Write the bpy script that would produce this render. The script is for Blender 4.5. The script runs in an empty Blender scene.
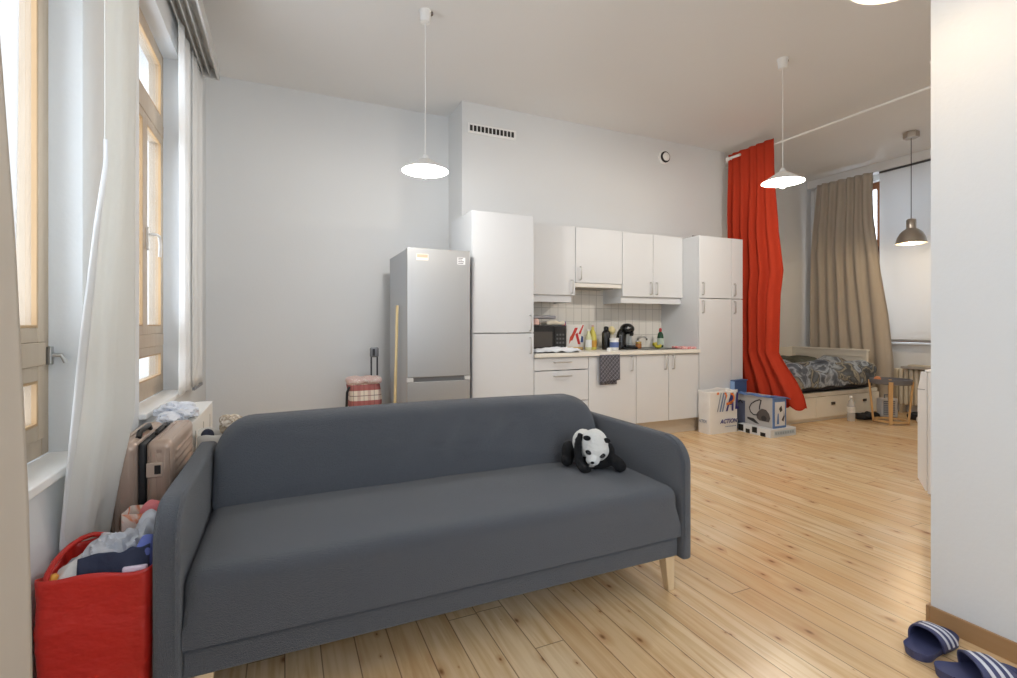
import bpy, bmesh, math, random
from mathutils import Vector, Matrix, noise
random.seed(7)
PI = math.pi
scene = bpy.context.scene
C = scene.collection
H = 1.175                      # eye height

# ------------------------------------------------------------------ materials
def lin(c):
    c = c / 255.0
    return c / 12.92 if c <= 0.04045 else ((c + 0.055) / 1.055) ** 2.4
def rgb(r, g, b): return (lin(r), lin(g), lin(b), 1.0)
MATS = {}
def mat(name, col, rough=0.6, metal=0.0, bump=0.0, bscale=40.0, var=0.0, vscale=3.0, coat=0.0, spec=0.5,
        stretch=(1, 1, 1), sheen=0.0, trans=0.0, emit=None, estr=0.0, alpha=1.0):
    if name in MATS: return MATS[name]
    m = bpy.data.materials.new(name); m.use_nodes = True
    nt = m.node_tree; N = nt.nodes; L = nt.links
    b = N['Principled BSDF']
    c = rgb(*col)
    b.inputs['Base Color'].default_value = c
    b.inputs['Roughness'].default_value = rough
    b.inputs['Metallic'].default_value = metal
    b.inputs['Specular IOR Level'].default_value = spec
    b.inputs['Coat Weight'].default_value = coat
    b.inputs['Sheen Weight'].default_value = sheen
    b.inputs['Transmission Weight'].default_value = trans
    b.inputs['Alpha'].default_value = alpha
    if emit:
        b.inputs['Emission Color'].default_value = rgb(*emit); b.inputs['Emission Strength'].default_value = estr
    tc = N.new('ShaderNodeTexCoord'); mp = N.new('ShaderNodeMapping'); mp.inputs['Scale'].default_value = stretch
    L.new(tc.outputs['Object'], mp.inputs['Vector'])
    if var > 0:
        n = N.new('ShaderNodeTexNoise'); n.inputs['Scale'].default_value = vscale; n.inputs['Detail'].default_value = 4
        L.new(mp.outputs[0], n.inputs['Vector'])
        mx = N.new('ShaderNodeMix'); mx.data_type = 'RGBA'
        mx.inputs[6].default_value = tuple(max(0, x * (1 - var)) for x in c[:3]) + (1,)
        mx.inputs[7].default_value = tuple(min(1, x * (1 + var)) for x in c[:3]) + (1,)
        L.new(n.outputs['Fac'], mx.inputs[0]); L.new(mx.outputs[2], b.inputs['Base Color'])
    if bump > 0:
        n = N.new('ShaderNodeTexNoise'); n.inputs['Scale'].default_value = bscale; n.inputs['Detail'].default_value = 3
        L.new(mp.outputs[0], n.inputs['Vector'])
        bp = N.new('ShaderNodeBump'); bp.inputs['Strength'].default_value = bump; bp.inputs['Distance'].default_value = 0.01
        L.new(n.outputs['Fac'], bp.inputs['Height']); L.new(bp.outputs[0], b.inputs['Normal'])
    MATS[name] = m
    return m

def cloth_mat(name, col, transl=0.35, transp=0.0, tcol=None):
    """thin fabric: diffuse + translucent (+ a little see-through for sheers)"""
    if name in MATS: return MATS[name]
    m = bpy.data.materials.new(name); m.use_nodes = True
    nt = m.node_tree; N = nt.nodes; L = nt.links
    N.remove(N['Principled BSDF']); out = N['Material Output']
    d = N.new('ShaderNodeBsdfDiffuse'); d.inputs[0].default_value = rgb(*col)
    t = N.new('ShaderNodeBsdfTranslucent'); t.inputs[0].default_value = rgb(*(tcol or col))
    mx = N.new('ShaderNodeMixShader'); mx.inputs[0].default_value = transl
    L.new(d.outputs[0], mx.inputs[1]); L.new(t.outputs[0], mx.inputs[2])
    tc = N.new('ShaderNodeTexCoord')
    n = N.new('ShaderNodeTexNoise'); n.inputs['Scale'].default_value = 500
    L.new(tc.outputs['Object'], n.inputs['Vector'])
    bp = N.new('ShaderNodeBump'); bp.inputs['Strength'].default_value = 0.15; bp.inputs['Distance'].default_value = 0.002
    L.new(n.outputs['Fac'], bp.inputs['Height'])
    L.new(bp.outputs[0], d.inputs['Normal'])
    last = mx
    if transp > 0:
        tr = N.new('ShaderNodeBsdfTransparent')
        m2 = N.new('ShaderNodeMixShader'); m2.inputs[0].default_value = transp
        L.new(mx.outputs[0], m2.inputs[1]); L.new(tr.outputs[0], m2.inputs[2]); last = m2
    L.new(last.outputs[0], out.inputs['Surface'])
    MATS[name] = m
    return m

def glass_mat():
    m = bpy.data.materials.new('window_glass'); m.use_nodes = True
    nt = m.node_tree; N = nt.nodes; L = nt.links
    N.remove(N['Principled BSDF']); out = N['Material Output']
    tr = N.new('ShaderNodeBsdfTransparent'); gl = N.new('ShaderNodeBsdfGlossy'); gl.inputs['Roughness'].default_value = 0.02
    lw = N.new('ShaderNodeLayerWeight'); pw = N.new('ShaderNodeMath'); pw.operation = 'POWER'; pw.inputs[1].default_value = 5
    L.new(lw.outputs['Facing'], pw.inputs[0])
    ma = N.new('ShaderNodeMath'); ma.operation = 'MULTIPLY_ADD'; ma.inputs[1].default_value = 0.7; ma.inputs[2].default_value = 0.035
    L.new(pw.outputs[0], ma.inputs[0])
    mx = N.new('ShaderNodeMixShader')
    L.new(ma.outputs[0], mx.inputs[0]); L.new(tr.outputs[0], mx.inputs[1]); L.new(gl.outputs[0], mx.inputs[2])
    L.new(mx.outputs[0], out.inputs['Surface'])
    return m
GLASS = glass_mat()

def floor_mat():
    m = bpy.data.materials.new('pine_boards'); m.use_nodes = True
    nt = m.node_tree; N = nt.nodes; L = nt.links
    b = N['Principled BSDF']
    def math_(op, a, bb=None, c=None):
        n = N.new('ShaderNodeMath'); n.operation = op
        for i, v in enumerate((a, bb, c)):
            if v is None: continue
            if isinstance(v, (int, float)): n.inputs[i].default_value = v
            else: L.new(v, n.inputs[i])
        return n.outputs[0]
    def mix(f, a, bb, mode='MIX'):
        n = N.new('ShaderNodeMix'); n.data_type = 'RGBA'; n.blend_type = mode
        if isinstance(f, (int, float)): n.inputs[0].default_value = f
        else: L.new(f, n.inputs[0])
        for i, v in ((6, a), (7, bb)):
            if isinstance(v, tuple): n.inputs[i].default_value = v
            else: L.new(v, n.inputs[i])
        return n.outputs[2]
    def ramp(f, pts):
        n = N.new('ShaderNodeValToRGB'); L.new(f, n.inputs[0])
        e = n.color_ramp.elements
        while len(e) < len(pts): e.new(0.5)
        for i, (p, v) in enumerate(pts):
            e[i].position = p; e[i].color = v if isinstance(v, tuple) else (v, v, v, 1)
        return n.outputs[0]
    tc = N.new('ShaderNodeTexCoord'); sp = N.new('ShaderNodeSeparateXYZ'); L.new(tc.outputs['Object'], sp.inputs[0])
    x, y = sp.outputs[0], sp.outputs[1]
    W = 0.118
    bx = math_('DIVIDE', x, W); idx = math_('FLOOR', bx); fx = math_('FRACT', bx)
    wn = N.new('ShaderNodeTexWhiteNoise'); wn.noise_dimensions = '1D'; L.new(idx, wn.inputs['W'])
    r1 = wn.outputs['Value']
    # butt joints along each board
    yo = math_('ADD', y, math_('MULTIPLY', r1, 9.0)); by = math_('DIVIDE', yo, 3.4)
    fy = math_('FRACT', by); idy = math_('FLOOR', by)
    wn2 = N.new('ShaderNodeTexWhiteNoise'); wn2.noise_dimensions = '2D'
    cb = N.new('ShaderNodeCombineXYZ'); L.new(idx, cb.inputs[0]); L.new(idy, cb.inputs[1]); L.new(cb.outputs[0], wn2.inputs['Vector'])
    r2 = wn2.outputs['Value']
    # grain
    g = N.new('ShaderNodeCombineXYZ')
    L.new(math_('MULTIPLY', x, 1.0), g.inputs[0]); L.new(math_('MULTIPLY', y, 0.06), g.inputs[1]); L.new(math_('MULTIPLY', r2, 20.0), g.inputs[2])
    n1 = N.new('ShaderNodeTexNoise'); n1.inputs['Scale'].default_value = 38; n1.inputs['Detail'].default_value = 5; n1.inputs['Distortion'].default_value = 0.6
    L.new(g.outputs[0], n1.inputs['Vector'])
    n2 = N.new('ShaderNodeTexNoise'); n2.inputs['Scale'].default_value = 1.6; n2.inputs['Detail'].default_value = 3
    L.new(tc.outputs['Object'], n2.inputs['Vector'])
    col = mix(r2, rgb(231, 206, 166), rgb(217, 184, 140))
    col = mix(ramp(n1.outputs['Fac'], [(0.42, 0.0), (0.68, 0.75)]), col, rgb(196, 156, 108))
    # worn paler patches and amber patches
    col = mix(ramp(n2.outputs['Fac'], [(0.52, 0.0), (0.72, 0.5)]), col, rgb(228, 210, 182))
    n3 = N.new('ShaderNodeTexNoise'); n3.inputs['Scale'].default_value = 0.9; n3.inputs['Detail'].default_value = 2
    v3 = N.new('ShaderNodeVectorMath'); v3.operation = 'ADD'; v3.inputs[1].default_value = (7.3, 2.1, 0); L.new(tc.outputs['Object'], v3.inputs[0]); L.new(v3.outputs[0], n3.inputs['Vector'])
    col = mix(ramp(n3.outputs['Fac'], [(0.5, 0.0), (0.7, 0.35)]), col, rgb(214, 168, 116))
    # knots
    kc = N.new('ShaderNodeCombineXYZ')
    L.new(math_('MULTIPLY', x, 8.2), kc.inputs[0]); L.new(math_('ADD', math_('MULTIPLY', y, 4.2), math_('MULTIPLY', r1, 13.0)), kc.inputs[1])
    vo = N.new('ShaderNodeTexVoronoi'); vo.voronoi_dimensions = '2D'; vo.inputs['Scale'].default_value = 1.0; L.new(kc.outputs[0], vo.inputs['Vector'])
    sel = N.new('ShaderNodeSeparateColor'); L.new(vo.outputs['Color'], sel.inputs[0])
    size = math_('MULTIPLY', math_('MAXIMUM', math_('SUBTRACT', sel.outputs[0], 0.36), 0.0), 0.21)
    kn = N.new('ShaderNodeMapRange'); kn.inputs['From Min'].default_value = 0.0; kn.inputs['To Min'].default_value = 1.0; kn.inputs['To Max'].default_value = 0.0
    L.new(vo.outputs['Distance'], kn.inputs['Value']); L.new(math_('ADD', size, 0.001), kn.inputs['From Max'])
    kn2 = N.new('ShaderNodeMapRange'); kn2.inputs['From Min'].default_value = 0.0; kn2.inputs['To Min'].default_value = 1.0; kn2.inputs['To Max'].default_value = 0.0
    L.new(vo.outputs['Distance'], kn2.inputs['Value']); L.new(math_('ADD', math_('MULTIPLY', size, 2.6), 0.001), kn2.inputs['From Max'])
    col = mix(math_('MULTIPLY', kn2.outputs[0], 0.55), col, rgb(176, 118, 66))
    col = mix(ramp(kn.outputs[0], [(0.2, 0.0), (0.8, 0.75)]), col, rgb(110, 70, 40))
    # gaps
    e = math_('MINIMUM', fx, math_('SUBTRACT', 1.0, fx)); gx = math_('LESS_THAN', e, 0.017)
    ey = math_('MINIMUM', fy, math_('SUBTRACT', 1.0, fy)); gy = math_('LESS_THAN', ey, 0.0006)
    gap = math_('MAXIMUM', gx, gy)
    col = mix(math_('MULTIPLY', gap, 0.62), col, rgb(74, 48, 28))
    L.new(col, b.inputs['Base Color'])
    b.inputs['Roughness'].default_value = 0.27
    b.inputs['Specular IOR Level'].default_value = 0.5
    bp = N.new('ShaderNodeBump'); bp.inputs['Strength'].default_value = 0.35; bp.inputs['Distance'].default_value = 0.003
    L.new(math_('SUBTRACT', math_('MULTIPLY', n1.outputs['Fac'], 0.25), gap), bp.inputs['Height']); L.new(bp.outputs[0], b.inputs['Normal'])
    return m

def tile_mat():
    m = bpy.data.materials.new('splash_tiles'); m.use_nodes = True
    nt = m.node_tree; N = nt.nodes; L = nt.links; b = N['Principled BSDF']
    tc = N.new('ShaderNodeTexCoord'); mp = N.new('ShaderNodeMapping'); mp.inputs['Rotation'].default_value = (PI / 2, 0, 0)
    L.new(tc.outputs['Object'], mp.inputs[0])
    br = N.new('ShaderNodeTexBrick'); br.offset = 0; br.inputs['Scale'].default_value = 1
    br.inputs['Brick Width'].default_value = 0.1; br.inputs['Row Height'].default_value = 0.15
    br.inputs['Mortar Size'].default_value = 0.003; br.inputs['Color1'].default_value = rgb(224, 221, 214)
    br.inputs['Color2'].default_value = rgb(232, 229, 222); br.inputs['Mortar'].default_value = rgb(192, 189, 182)
    L.new(mp.outputs[0], br.inputs['Vector']); L.new(br.outputs['Color'], b.inputs['Base Color'])
    b.inputs['Roughness'].default_value = 0.2
    bp = N.new('ShaderNodeBump'); bp.inputs['Strength'].default_value = 0.3; bp.inputs['Distance'].default_value = 0.003; bp.invert = True
    L.new(br.outputs['Fac'], bp.inputs['Height']); L.new(bp.outputs[0], b.inputs['Normal'])
    return m

def wood_mat(name, c1, c2, scale=30, axis=2, rough=0.45):
    if name in MATS: return MATS[name]
    m = bpy.data.materials.new(name); m.use_nodes = True
    nt = m.node_tree; N = nt.nodes; L = nt.links; b = N['Principled BSDF']
    tc = N.new('ShaderNodeTexCoord'); mp = N.new('ShaderNodeMapping')
    s = [1, 1, 1]; s[axis] = 0.07; mp.inputs['Scale'].default_value = s
    L.new(tc.outputs['Object'], mp.inputs[0])
    n = N.new('ShaderNodeTexNoise'); n.inputs['Scale'].default_value = scale; n.inputs['Detail'].default_value = 5
    L.new(mp.outputs[0], n.inputs['Vector'])
    mx = N.new('ShaderNodeMix'); mx.data_type = 'RGBA'; mx.inputs[6].default_value = rgb(*c1); mx.inputs[7].default_value = rgb(*c2)
    L.new(n.outputs['Fac'], mx.inputs[0]); L.new(mx.outputs[2], b.inputs['Base Color'])
    b.inputs['Roughness'].default_value = rough
    MATS[name] = m
    return m

def plaid_mat(name, base, bands, diag=0):
    """checked cloth: crossing soft bands"""
    m = bpy.data.materials.new(name); m.use_nodes = True
    nt = m.node_tree; N = nt.nodes; L = nt.links; b = N['Principled BSDF']
    tc = N.new('ShaderNodeTexCoord'); sp = N.new('ShaderNodeSeparateXYZ'); mp = N.new('ShaderNodeMapping'); mp.inputs['Rotation'].default_value = (0, diag, 0)
    L.new(tc.outputs['Object'], mp.inputs[0]); L.new(mp.outputs[0], sp.inputs[0])
    cur = None
    for ax, sc, c, lo, hi, f in bands:
        mu = N.new('ShaderNodeMath'); mu.operation = 'MULTIPLY'; L.new(sp.outputs[ax], mu.inputs[0]); mu.inputs[1].default_value = sc
        fr = N.new('ShaderNodeMath'); fr.operation = 'FRACT'; L.new(mu.outputs[0], fr.inputs[0])
        g1 = N.new('ShaderNodeMath'); g1.operation = 'GREATER_THAN'; L.new(fr.outputs[0], g1.inputs[0]); g1.inputs[1].default_value = lo
        g2 = N.new('ShaderNodeMath'); g2.operation = 'LESS_THAN'; L.new(fr.outputs[0], g2.inputs[0]); g2.inputs[1].default_value = hi
        an = N.new('ShaderNodeMath'); an.operation = 'MULTIPLY'; L.new(g1.outputs[0], an.inputs[0]); L.new(g2.outputs[0], an.inputs[1])
        am = N.new('ShaderNodeMath'); am.operation = 'MULTIPLY'; L.new(an.outputs[0], am.inputs[0]); am.inputs[1].default_value = f
        mx = N.new('ShaderNodeMix'); mx.data_type = 'RGBA'; L.new(am.outputs[0], mx.inputs[0])
        if cur is None: mx.inputs[6].default_value = rgb(*base)
        else: L.new(cur, mx.inputs[6])
        mx.inputs[7].default_value = rgb(*c); cur = mx.outputs[2]
    L.new(cur, b.inputs['Base Color']); b.inputs['Roughness'].default_value = 0.9
    return m

def blotch_mat(name, stops, scale=6.0, rough=0.85, distort=1.0, bump=0.3):
    m = bpy.data.materials.new(name); m.use_nodes = True
    nt = m.node_tree; N = nt.nodes; L = nt.links; b = N['Principled BSDF']
    tc = N.new('ShaderNodeTexCoord'); n = N.new('ShaderNodeTexNoise'); n.inputs['Scale'].default_value = scale
    n.inputs['Detail'].default_value = 4; n.inputs['Distortion'].default_value = distort
    L.new(tc.outputs['Object'], n.inputs['Vector'])
    r = N.new('ShaderNodeValToRGB'); e = r.color_ramp.elements
    while len(e) < len(stops): e.new(0.5)
    for i, (p, c) in enumerate(stops): e[i].position = p; e[i].color = rgb(*c)
    L.new(n.outputs['Fac'], r.inputs[0]); L.new(r.outputs[0], b.inputs['Base Color'])
    b.inputs['Roughness'].default_value = rough
    bp = N.new('ShaderNodeBump'); bp.inputs['Strength'].default_value = bump; bp.inputs['Distance'].default_value = 0.02
    L.new(n.outputs['Fac'], bp.inputs['Height']); L.new(bp.outputs[0], b.inputs['Normal'])
    return m

WALL = mat('white_wall_paint', (218, 220, 221), 0.75, bump=0.08, bscale=60, var=0.025, vscale=1.2)
CEIL = mat('ceiling_paint', (228, 228, 227), 0.85, bump=0.05, bscale=30, var=0.02, vscale=0.9)
WHITE = mat('white_paint', (236, 236, 234), 0.45)
LAM = mat('white_laminate', (216, 219, 222), 0.45, spec=0.5)
LAMIN = mat('carcass_board', (214, 212, 206), 0.5)
STEEL = mat('brushed_steel', (190, 190, 188), 0.3, 1.0)
HANDLE = mat('satin_handle', (205, 205, 203), 0.28, 0.85)
CHROME = mat('chrome', (215, 217, 220), 0.12, 1.0)
BLACK = mat('black_plastic', (22, 22, 24), 0.35)
DARK = mat('dark_slot', (46, 44, 42), 0.8)
SOFA = mat('charcoal_weave', (86, 90, 97), 0.95, bump=0.9, bscale=330, var=0.13, vscale=220, sheen=0.25, spec=0.2)
SOFABACK = None
BEECH = wood_mat('pale_beech', (228, 208, 174), (206, 178, 136))
FRAMEW = wood_mat('window_wood', (186, 170, 150), (168, 148, 124), 26)
SASHW = wood_mat('sash_wood', (184, 152, 112), (168, 134, 92), 26)
OAKB = wood_mat('baseboard_oak', (176, 140, 100), (146, 108, 70), 22, axis=1)

# ------------------------------------------------------------------ builder
WM = {}
def wm(o): return WM.get(o.name, Matrix.Identity(4)) if o else Matrix.Identity(4)

class B:
    def __init__(s): s.bm = bmesh.new()
    def box(s, x0, x1, y0, y1, z0, z1, rot=None, piv=None, mi=0):
        vs = [s.bm.verts.new(p) for p in ((x0,y0,z0),(x1,y0,z0),(x1,y1,z0),(x0,y1,z0),(x0,y0,z1),(x1,y0,z1),(x1,y1,z1),(x0,y1,z1))]
        for f in ((3,2,1,0),(4,5,6,7),(0,1,5,4),(1,2,6,5),(2,3,7,6),(3,0,4,7)):
            s.bm.faces.new([vs[i] for i in f]).material_index = mi
        if rot is not None: s._rot(vs, rot, piv or ((x0+x1)/2,(y0+y1)/2,(z0+z1)/2))
        return s
    def _rot(s, vs, rot, piv):
        p = Vector(piv)
        for v in vs: v.co = rot @ (v.co - p) + p
    def ring(s, pts): return [s.bm.verts.new(p) for p in pts]
    def bridge(s, a, b, mi=0):
        n = len(a)
        for i in range(n):
            try: s.bm.faces.new((a[i], a[(i+1)%n], b[(i+1)%n], b[i])).material_index = mi
            except ValueError: pass
    def cyl(s, p0, p1, r0, r1=None, n=24, mi=0):
        p0, p1 = Vector(p0), Vector(p1); r1 = r0 if r1 is None else r1
        d = (p1 - p0).normalized(); a = d.orthogonal().normalized(); b = d.cross(a)
        A = s.ring([p0 + (a*math.cos(2*PI*i/n) + b*math.sin(2*PI*i/n))*r0 for i in range(n)])
        Bv = s.ring([p1 + (a*math.cos(2*PI*i/n) + b*math.sin(2*PI*i/n))*r1 for i in range(n)])
        s.bridge(A, Bv, mi)
        s.bm.faces.new(A[::-1]).material_index = mi; s.bm.faces.new(Bv).material_index = mi
        return s
    def lathe(s, cx, cy, prof, n=32, cap0=True, cap1=True, mi=0):
        rs = [s.ring([(cx + r*math.cos(2*PI*i/n), cy + r*math.sin(2*PI*i/n), z) for i in range(n)]) for r, z in prof]
        for a, b in zip(rs, rs[1:]): s.bridge(a, b, mi)
        if cap0: s.bm.faces.new(rs[0][::-1]).material_index = mi
        if cap1: s.bm.faces.new(rs[-1]).material_index = mi
        return s
    def tube(s, pts, r, n=10, mi=0, radii=None):
        pts = [Vector(p) for p in pts]; rings = []; prev = None
        for i, p in enumerate(pts):
            d = (pts[min(i+1, len(pts)-1)] - pts[max(i-1, 0)]).normalized()
            a = d.orthogonal().normalized() if prev is None else (prev - d*prev.dot(d)).normalized()
            prev = a; b = d.cross(a); rr = radii[i] if radii else r
            rings.append(s.ring([p + (a*math.cos(2*PI*k/n) + b*math.sin(2*PI*k/n))*rr for k in range(n)]))
        for a, b in zip(rings, rings[1:]): s.bridge(a, b, mi)
        s.bm.faces.new(rings[0][::-1]); s.bm.faces.new(rings[-1])
        return s
    def sheet(s, f, nu, nv, mi=0):
        g = [[s.bm.verts.new(f(i/nu, j/nv)) for j in range(nv+1)] for i in range(nu+1)]
        for i in range(nu):
            for j in range(nv):
                s.bm.faces.new((g[i][j], g[i+1][j], g[i+1][j+1], g[i][j+1])).material_index = mi
        return s
    def ell(s, c, r, seg=24, rg=16, rot=None, fn=None, mi=0):
        ret = bmesh.ops.create_uvsphere(s.bm, u_segments=seg, v_segments=rg, radius=1)
        for v in ret['verts']:
            p = Vector((v.co.x*r[0], v.co.y*r[1], v.co.z*r[2]))
            if rot: p = rot @ p
            p = p + Vector(c)
            v.co = fn(p) if fn else p
        return s
    def rbox(s, x0, x1, y0, y1, z0, z1, r=0.03, n=(8, 4, 2), k=4, fn=None, rot=None):
        """box with rounded edges and an inner grid, fn(p) may deform it"""
        def ax(a, b, m):
            L_ = b - a; rr = min(r, L_*0.49)
            e = [rr*t/k for t in range(k)]
            return [a + t for t in e] + [a + rr + (L_-2*rr)*t/m for t in range(m+1)] + [b - t for t in e[::-1]]
        X, Y, Z = ax(x0, x1, n[0]), ax(y0, y1, n[1]), ax(z0, z1, n[2])
        c0 = Vector((x0, y0, z0)); c1 = Vector((x1, y1, z1)); cache = {}
        rx, ry, rz = (min(r, (b-a)*0.49) for a, b in ((x0,x1),(y0,y1),(z0,z1)))
        rr = min(rx, ry, rz)
        def V(i, j, l):
            key = (i, j, l)
            if key in cache: return cache[key]
            p = Vector((X[i], Y[j], Z[l]))
            q = Vector((min(max(p.x, x0+rr), x1-rr), min(max(p.y, y0+rr), y1-rr), min(max(p.z, z0+rr), z1-rr)))
            d = p - q
            if d.length > 1e-9: p = q + d.normalized()*rr
            if fn: p = fn(p)
            if rot: p = rot @ (p - (c0+c1)/2) + (c0+c1)/2
            cache[key] = s.bm.verts.new(p); return cache[key]
        nx, ny, nz = len(X)-1, len(Y)-1, len(Z)-1
        def F(*v):
            try: s.bm.faces.new(v)
            except ValueError: pass
        for i in range(nx):
            for j in range(ny):
                F(V(i,j,0), V(i,j+1,0), V(i+1,j+1,0), V(i+1,j,0)); F(V(i,j,nz), V(i+1,j,nz), V(i+1,j+1,nz), V(i,j+1,nz))
            for l in range(nz):
                F(V(i,0,l), V(i+1,0,l), V(i+1,0,l+1), V(i,0,l+1)); F(V(i,ny,l), V(i,ny,l+1), V(i+1,ny,l+1), V(i+1,ny,l))
        for j in range(ny):
            for l in range(nz):
                F(V(0,j,l), V(0,j,l+1), V(0,j+1,l+1), V(0,j+1,l)); F(V(nx,j,l), V(nx,j+1,l), V(nx,j+1,l+1), V(nx,j,l+1))
        return s
    def slab(s, outline, t, r, place, k=5, bulge=0.0, inner=4):
        """rounded slab: outline = dense 2D loop (ccw), thickness t; place(u, v, w) -> 3D"""
        n = len(outline); P = [Vector(p) for p in outline]; Nn = []
        for i in range(n):
            d = (P[(i+1)%n] - P[i-1]).normalized(); Nn.append(Vector((d.y, -d.x)))
        cx = sum(p.x for p in P)/n; cy = sum(p.y for p in P)/n
        rings = []
        def ins(d, w): return [(P[i].x - Nn[i].x*d, P[i].y - Nn[i].y*d, w) for i in range(n)]
        for a in range(k+1):
            th = PI/2*a/k; rings.append(ins(r*(1-math.cos(PI/2-th)) if False else r*(1-math.sin(th)), -t/2 + r*(1-math.cos(th))))
        for a in range(k, -1, -1):
            th = PI/2*a/k; rings.append(ins(r*(1-math.sin(th)), t/2 - r*(1-math.cos(th))))
        def shrink(base, f, w):
            return [(cx + (x-cx)*f, cy + (y-cy)*f, w) for x, y, _ in base]
        first, last = rings[0], rings[-1]
        pre = [shrink(first, 1-(q+1)/(inner+1), first[0][2] - bulge*math.sin(PI/2*(q+1)/(inner+1))) for q in range(inner)][::-1]
        post = [shrink(last, 1-(q+1)/(inner+1), last[0][2] + bulge*math.sin(PI/2*(q+1)/(inner+1))) for q in range(inner)]
        allr = [s.ring([place(*p) for p in rr]) for rr in pre + rings + post]
        for a, b in zip(allr, allr[1:]): s.bridge(a, b)
        s.bm.faces.new(allr[0][::-1]); s.bm.faces.new(allr[-1])
        return s
    def prism(s, pts, axis, a0, a1, mi=0):
        """extrude a 2D polygon along an axis"""
        def P(p, a): return (a, p[0], p[1]) if axis == 'x' else ((p[0], a, p[1]) if axis == 'y' else (p[0], p[1], a))
        A = s.ring([P(p, a0) for p in pts]); Bv = s.ring([P(p, a1) for p in pts])
        s.bridge(A, Bv, mi); s.bm.faces.new(A[::-1]); s.bm.faces.new(Bv)
        return s
    def build(s, name, mats, parent=None, bevel=0, seg=2, angle=40, smooth=True, solid=0, sub=0, local=False, weld=False):
        bm = s.bm
        if weld: bmesh.ops.remove_doubles(bm, verts=bm.verts, dist=1e-5)
        bmesh.ops.recalc_face_normals(bm, faces=bm.faces)
        me = bpy.data.meshes.new(name); o = bpy.data.objects.new(name, me); C.objects.link(o)
        if parent is not None:
            if not local:
                inv = wm(parent).inverted()
                for v in bm.verts: v.co = inv @ v.co
            o.parent = parent; WM[o.name] = wm(parent)
        elif not local:
            xs = [v.co.x for v in bm.verts]; ys = [v.co.y for v in bm.verts]; zs = [v.co.z for v in bm.verts]
            c = Vector(((min(xs)+max(xs))/2, (min(ys)+max(ys))/2, min(zs)))
            if s.keep: c = Vector((0, 0, 0))
            for v in bm.verts: v.co -= c
            o.location = c; WM[o.name] = Matrix.Translation(c)
        bm.to_mesh(me); bm.free()
        for m in (mats if isinstance(mats, (list, tuple)) else [mats]): me.materials.append(m)
        if smooth:
            me.shade_smooth(); me.set_sharp_from_angle(angle=math.radians(angle))
        if solid:
            md = o.modifiers.new('solid', 'SOLIDIFY'); md.thickness = solid; md.offset = 0
        if bevel:
            md = o.modifiers.new('bevel', 'BEVEL'); md.width = bevel; md.segments = seg; md.limit_method = 'ANGLE'; md.angle_limit = math.radians(35)
            md.harden_normals = smooth
        if sub:
            md = o.modifiers.new('sub', 'SUBSURF'); md.levels = sub; md.render_levels = sub
        return o
    keep = False

def thing(name, label, cat, loc=(0, 0, 0), rz=0, group=None):
    o = bpy.data.objects.new(name, None); C.objects.link(o)
    o.location = loc; o.rotation_euler = (0, 0, rz); o.empty_display_size = 0.1
    WM[o.name] = Matrix.Translation(loc) @ Matrix.Rotation(rz, 4, 'Z')
    o['label'] = label; o['category'] = cat
    if group: o['group'] = group
    return o
def tag(o, label, cat, group=None, kind=None):
    o['label'] = label; o['category'] = cat
    if group: o['group'] = group
    if kind: o['kind'] = kind
    return o
def struct(name, b, m, **k):
    b.keep = True
    o = b.build(name, m, **k); o['kind'] = 'structure'
    return o
def dup(root, loc, rz, label):
    r = root.copy(); C.objects.link(r); r.location = loc; r.rotation_euler = (0, 0, rz); r['label'] = label
    def rec(a, b):
        for ch in list(a.children):
            c = ch.copy(); C.objects.link(c); c.parent = b; rec(ch, c)
    bpy.context.view_layer.update()
    rec(root, r)
    return r
def text(name, body, size, mt, parent, mtx, depth=0.0006, shear=0.0, sx=1.0, bold=0.0):
    cu = bpy.data.curves.new(name + '_text', 'FONT'); cu.body = body; cu.size = size; cu.extrude = depth; cu.shear = shear
    cu.offset = bold; cu.align_x = 'CENTER'; cu.align_y = 'CENTER'; cu.resolution_u = 3
    t = bpy.data.objects.new('tmp_text', cu); C.objects.link(t)
    bpy.context.view_layer.update()
    me = bpy.data.meshes.new_from_object(t.evaluated_get(bpy.context.evaluated_depsgraph_get()))
    bpy.data.objects.remove(t); bpy.data.curves.remove(cu)
    me.name = name; me.transform(Matrix.Diagonal((sx, 1, 1, 1))); me.transform(mtx); me.transform(wm(parent).inverted())
    me.materials.clear(); me.materials.append(mt)
    o = bpy.data.objects.new(name, me); C.objects.link(o); o.parent = parent
    return o
def face_mtx(origin, right, up):
    r = Vector(right).normalized(); u = Vector(up).normalized(); n = r.cross(u)
    return Matrix(((r.x, u.x, n.x, origin[0]), (r.y, u.y, n.y, origin[1]), (r.z, u.z, n.z, origin[2]), (0, 0, 0, 1)))
def rloop(x0, x1, y0, y1, rad, n=8, m=6):
    """dense rounded-rect loop ccw; rad = (bl, br, tr, tl)"""
    pts = []
    cs = [((x0+rad[0], y0+rad[0]), rad[0], PI), ((x1-rad[1], y0+rad[1]), rad[1], 1.5*PI), ((x1-rad[2], y1-rad[2]), rad[2], 0), ((x0+rad[3], y1-rad[3]), rad[3], PI/2)]
    for (c, r, a) in cs:
        for i in range(n+1):
            pts.append((c[0] + r*math.cos(a + PI/2*i/n), c[1] + r*math.sin(a + PI/2*i/n)))
    out = []
    for i, p in enumerate(pts):
        q = pts[(i+1) % len(pts)]; d = math.dist(p, q); out.append(p)
        k = int(d/0.08)
        for j in range(1, k+1):
            if j/(k+1) < 1: out.append((p[0]+(q[0]-p[0])*j/(k+1), p[1]+(q[1]-p[1])*j/(k+1)))
    res = []
    for p in out:
        if not res or math.dist(p, res[-1]) > 1e-4: res.append(p)
    if math.dist(res[0], res[-1]) < 1e-4: res.pop()
    return res
def nz(p, sc, amp=1.0): return noise.noise(Vector(p)*sc)*amp


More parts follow.
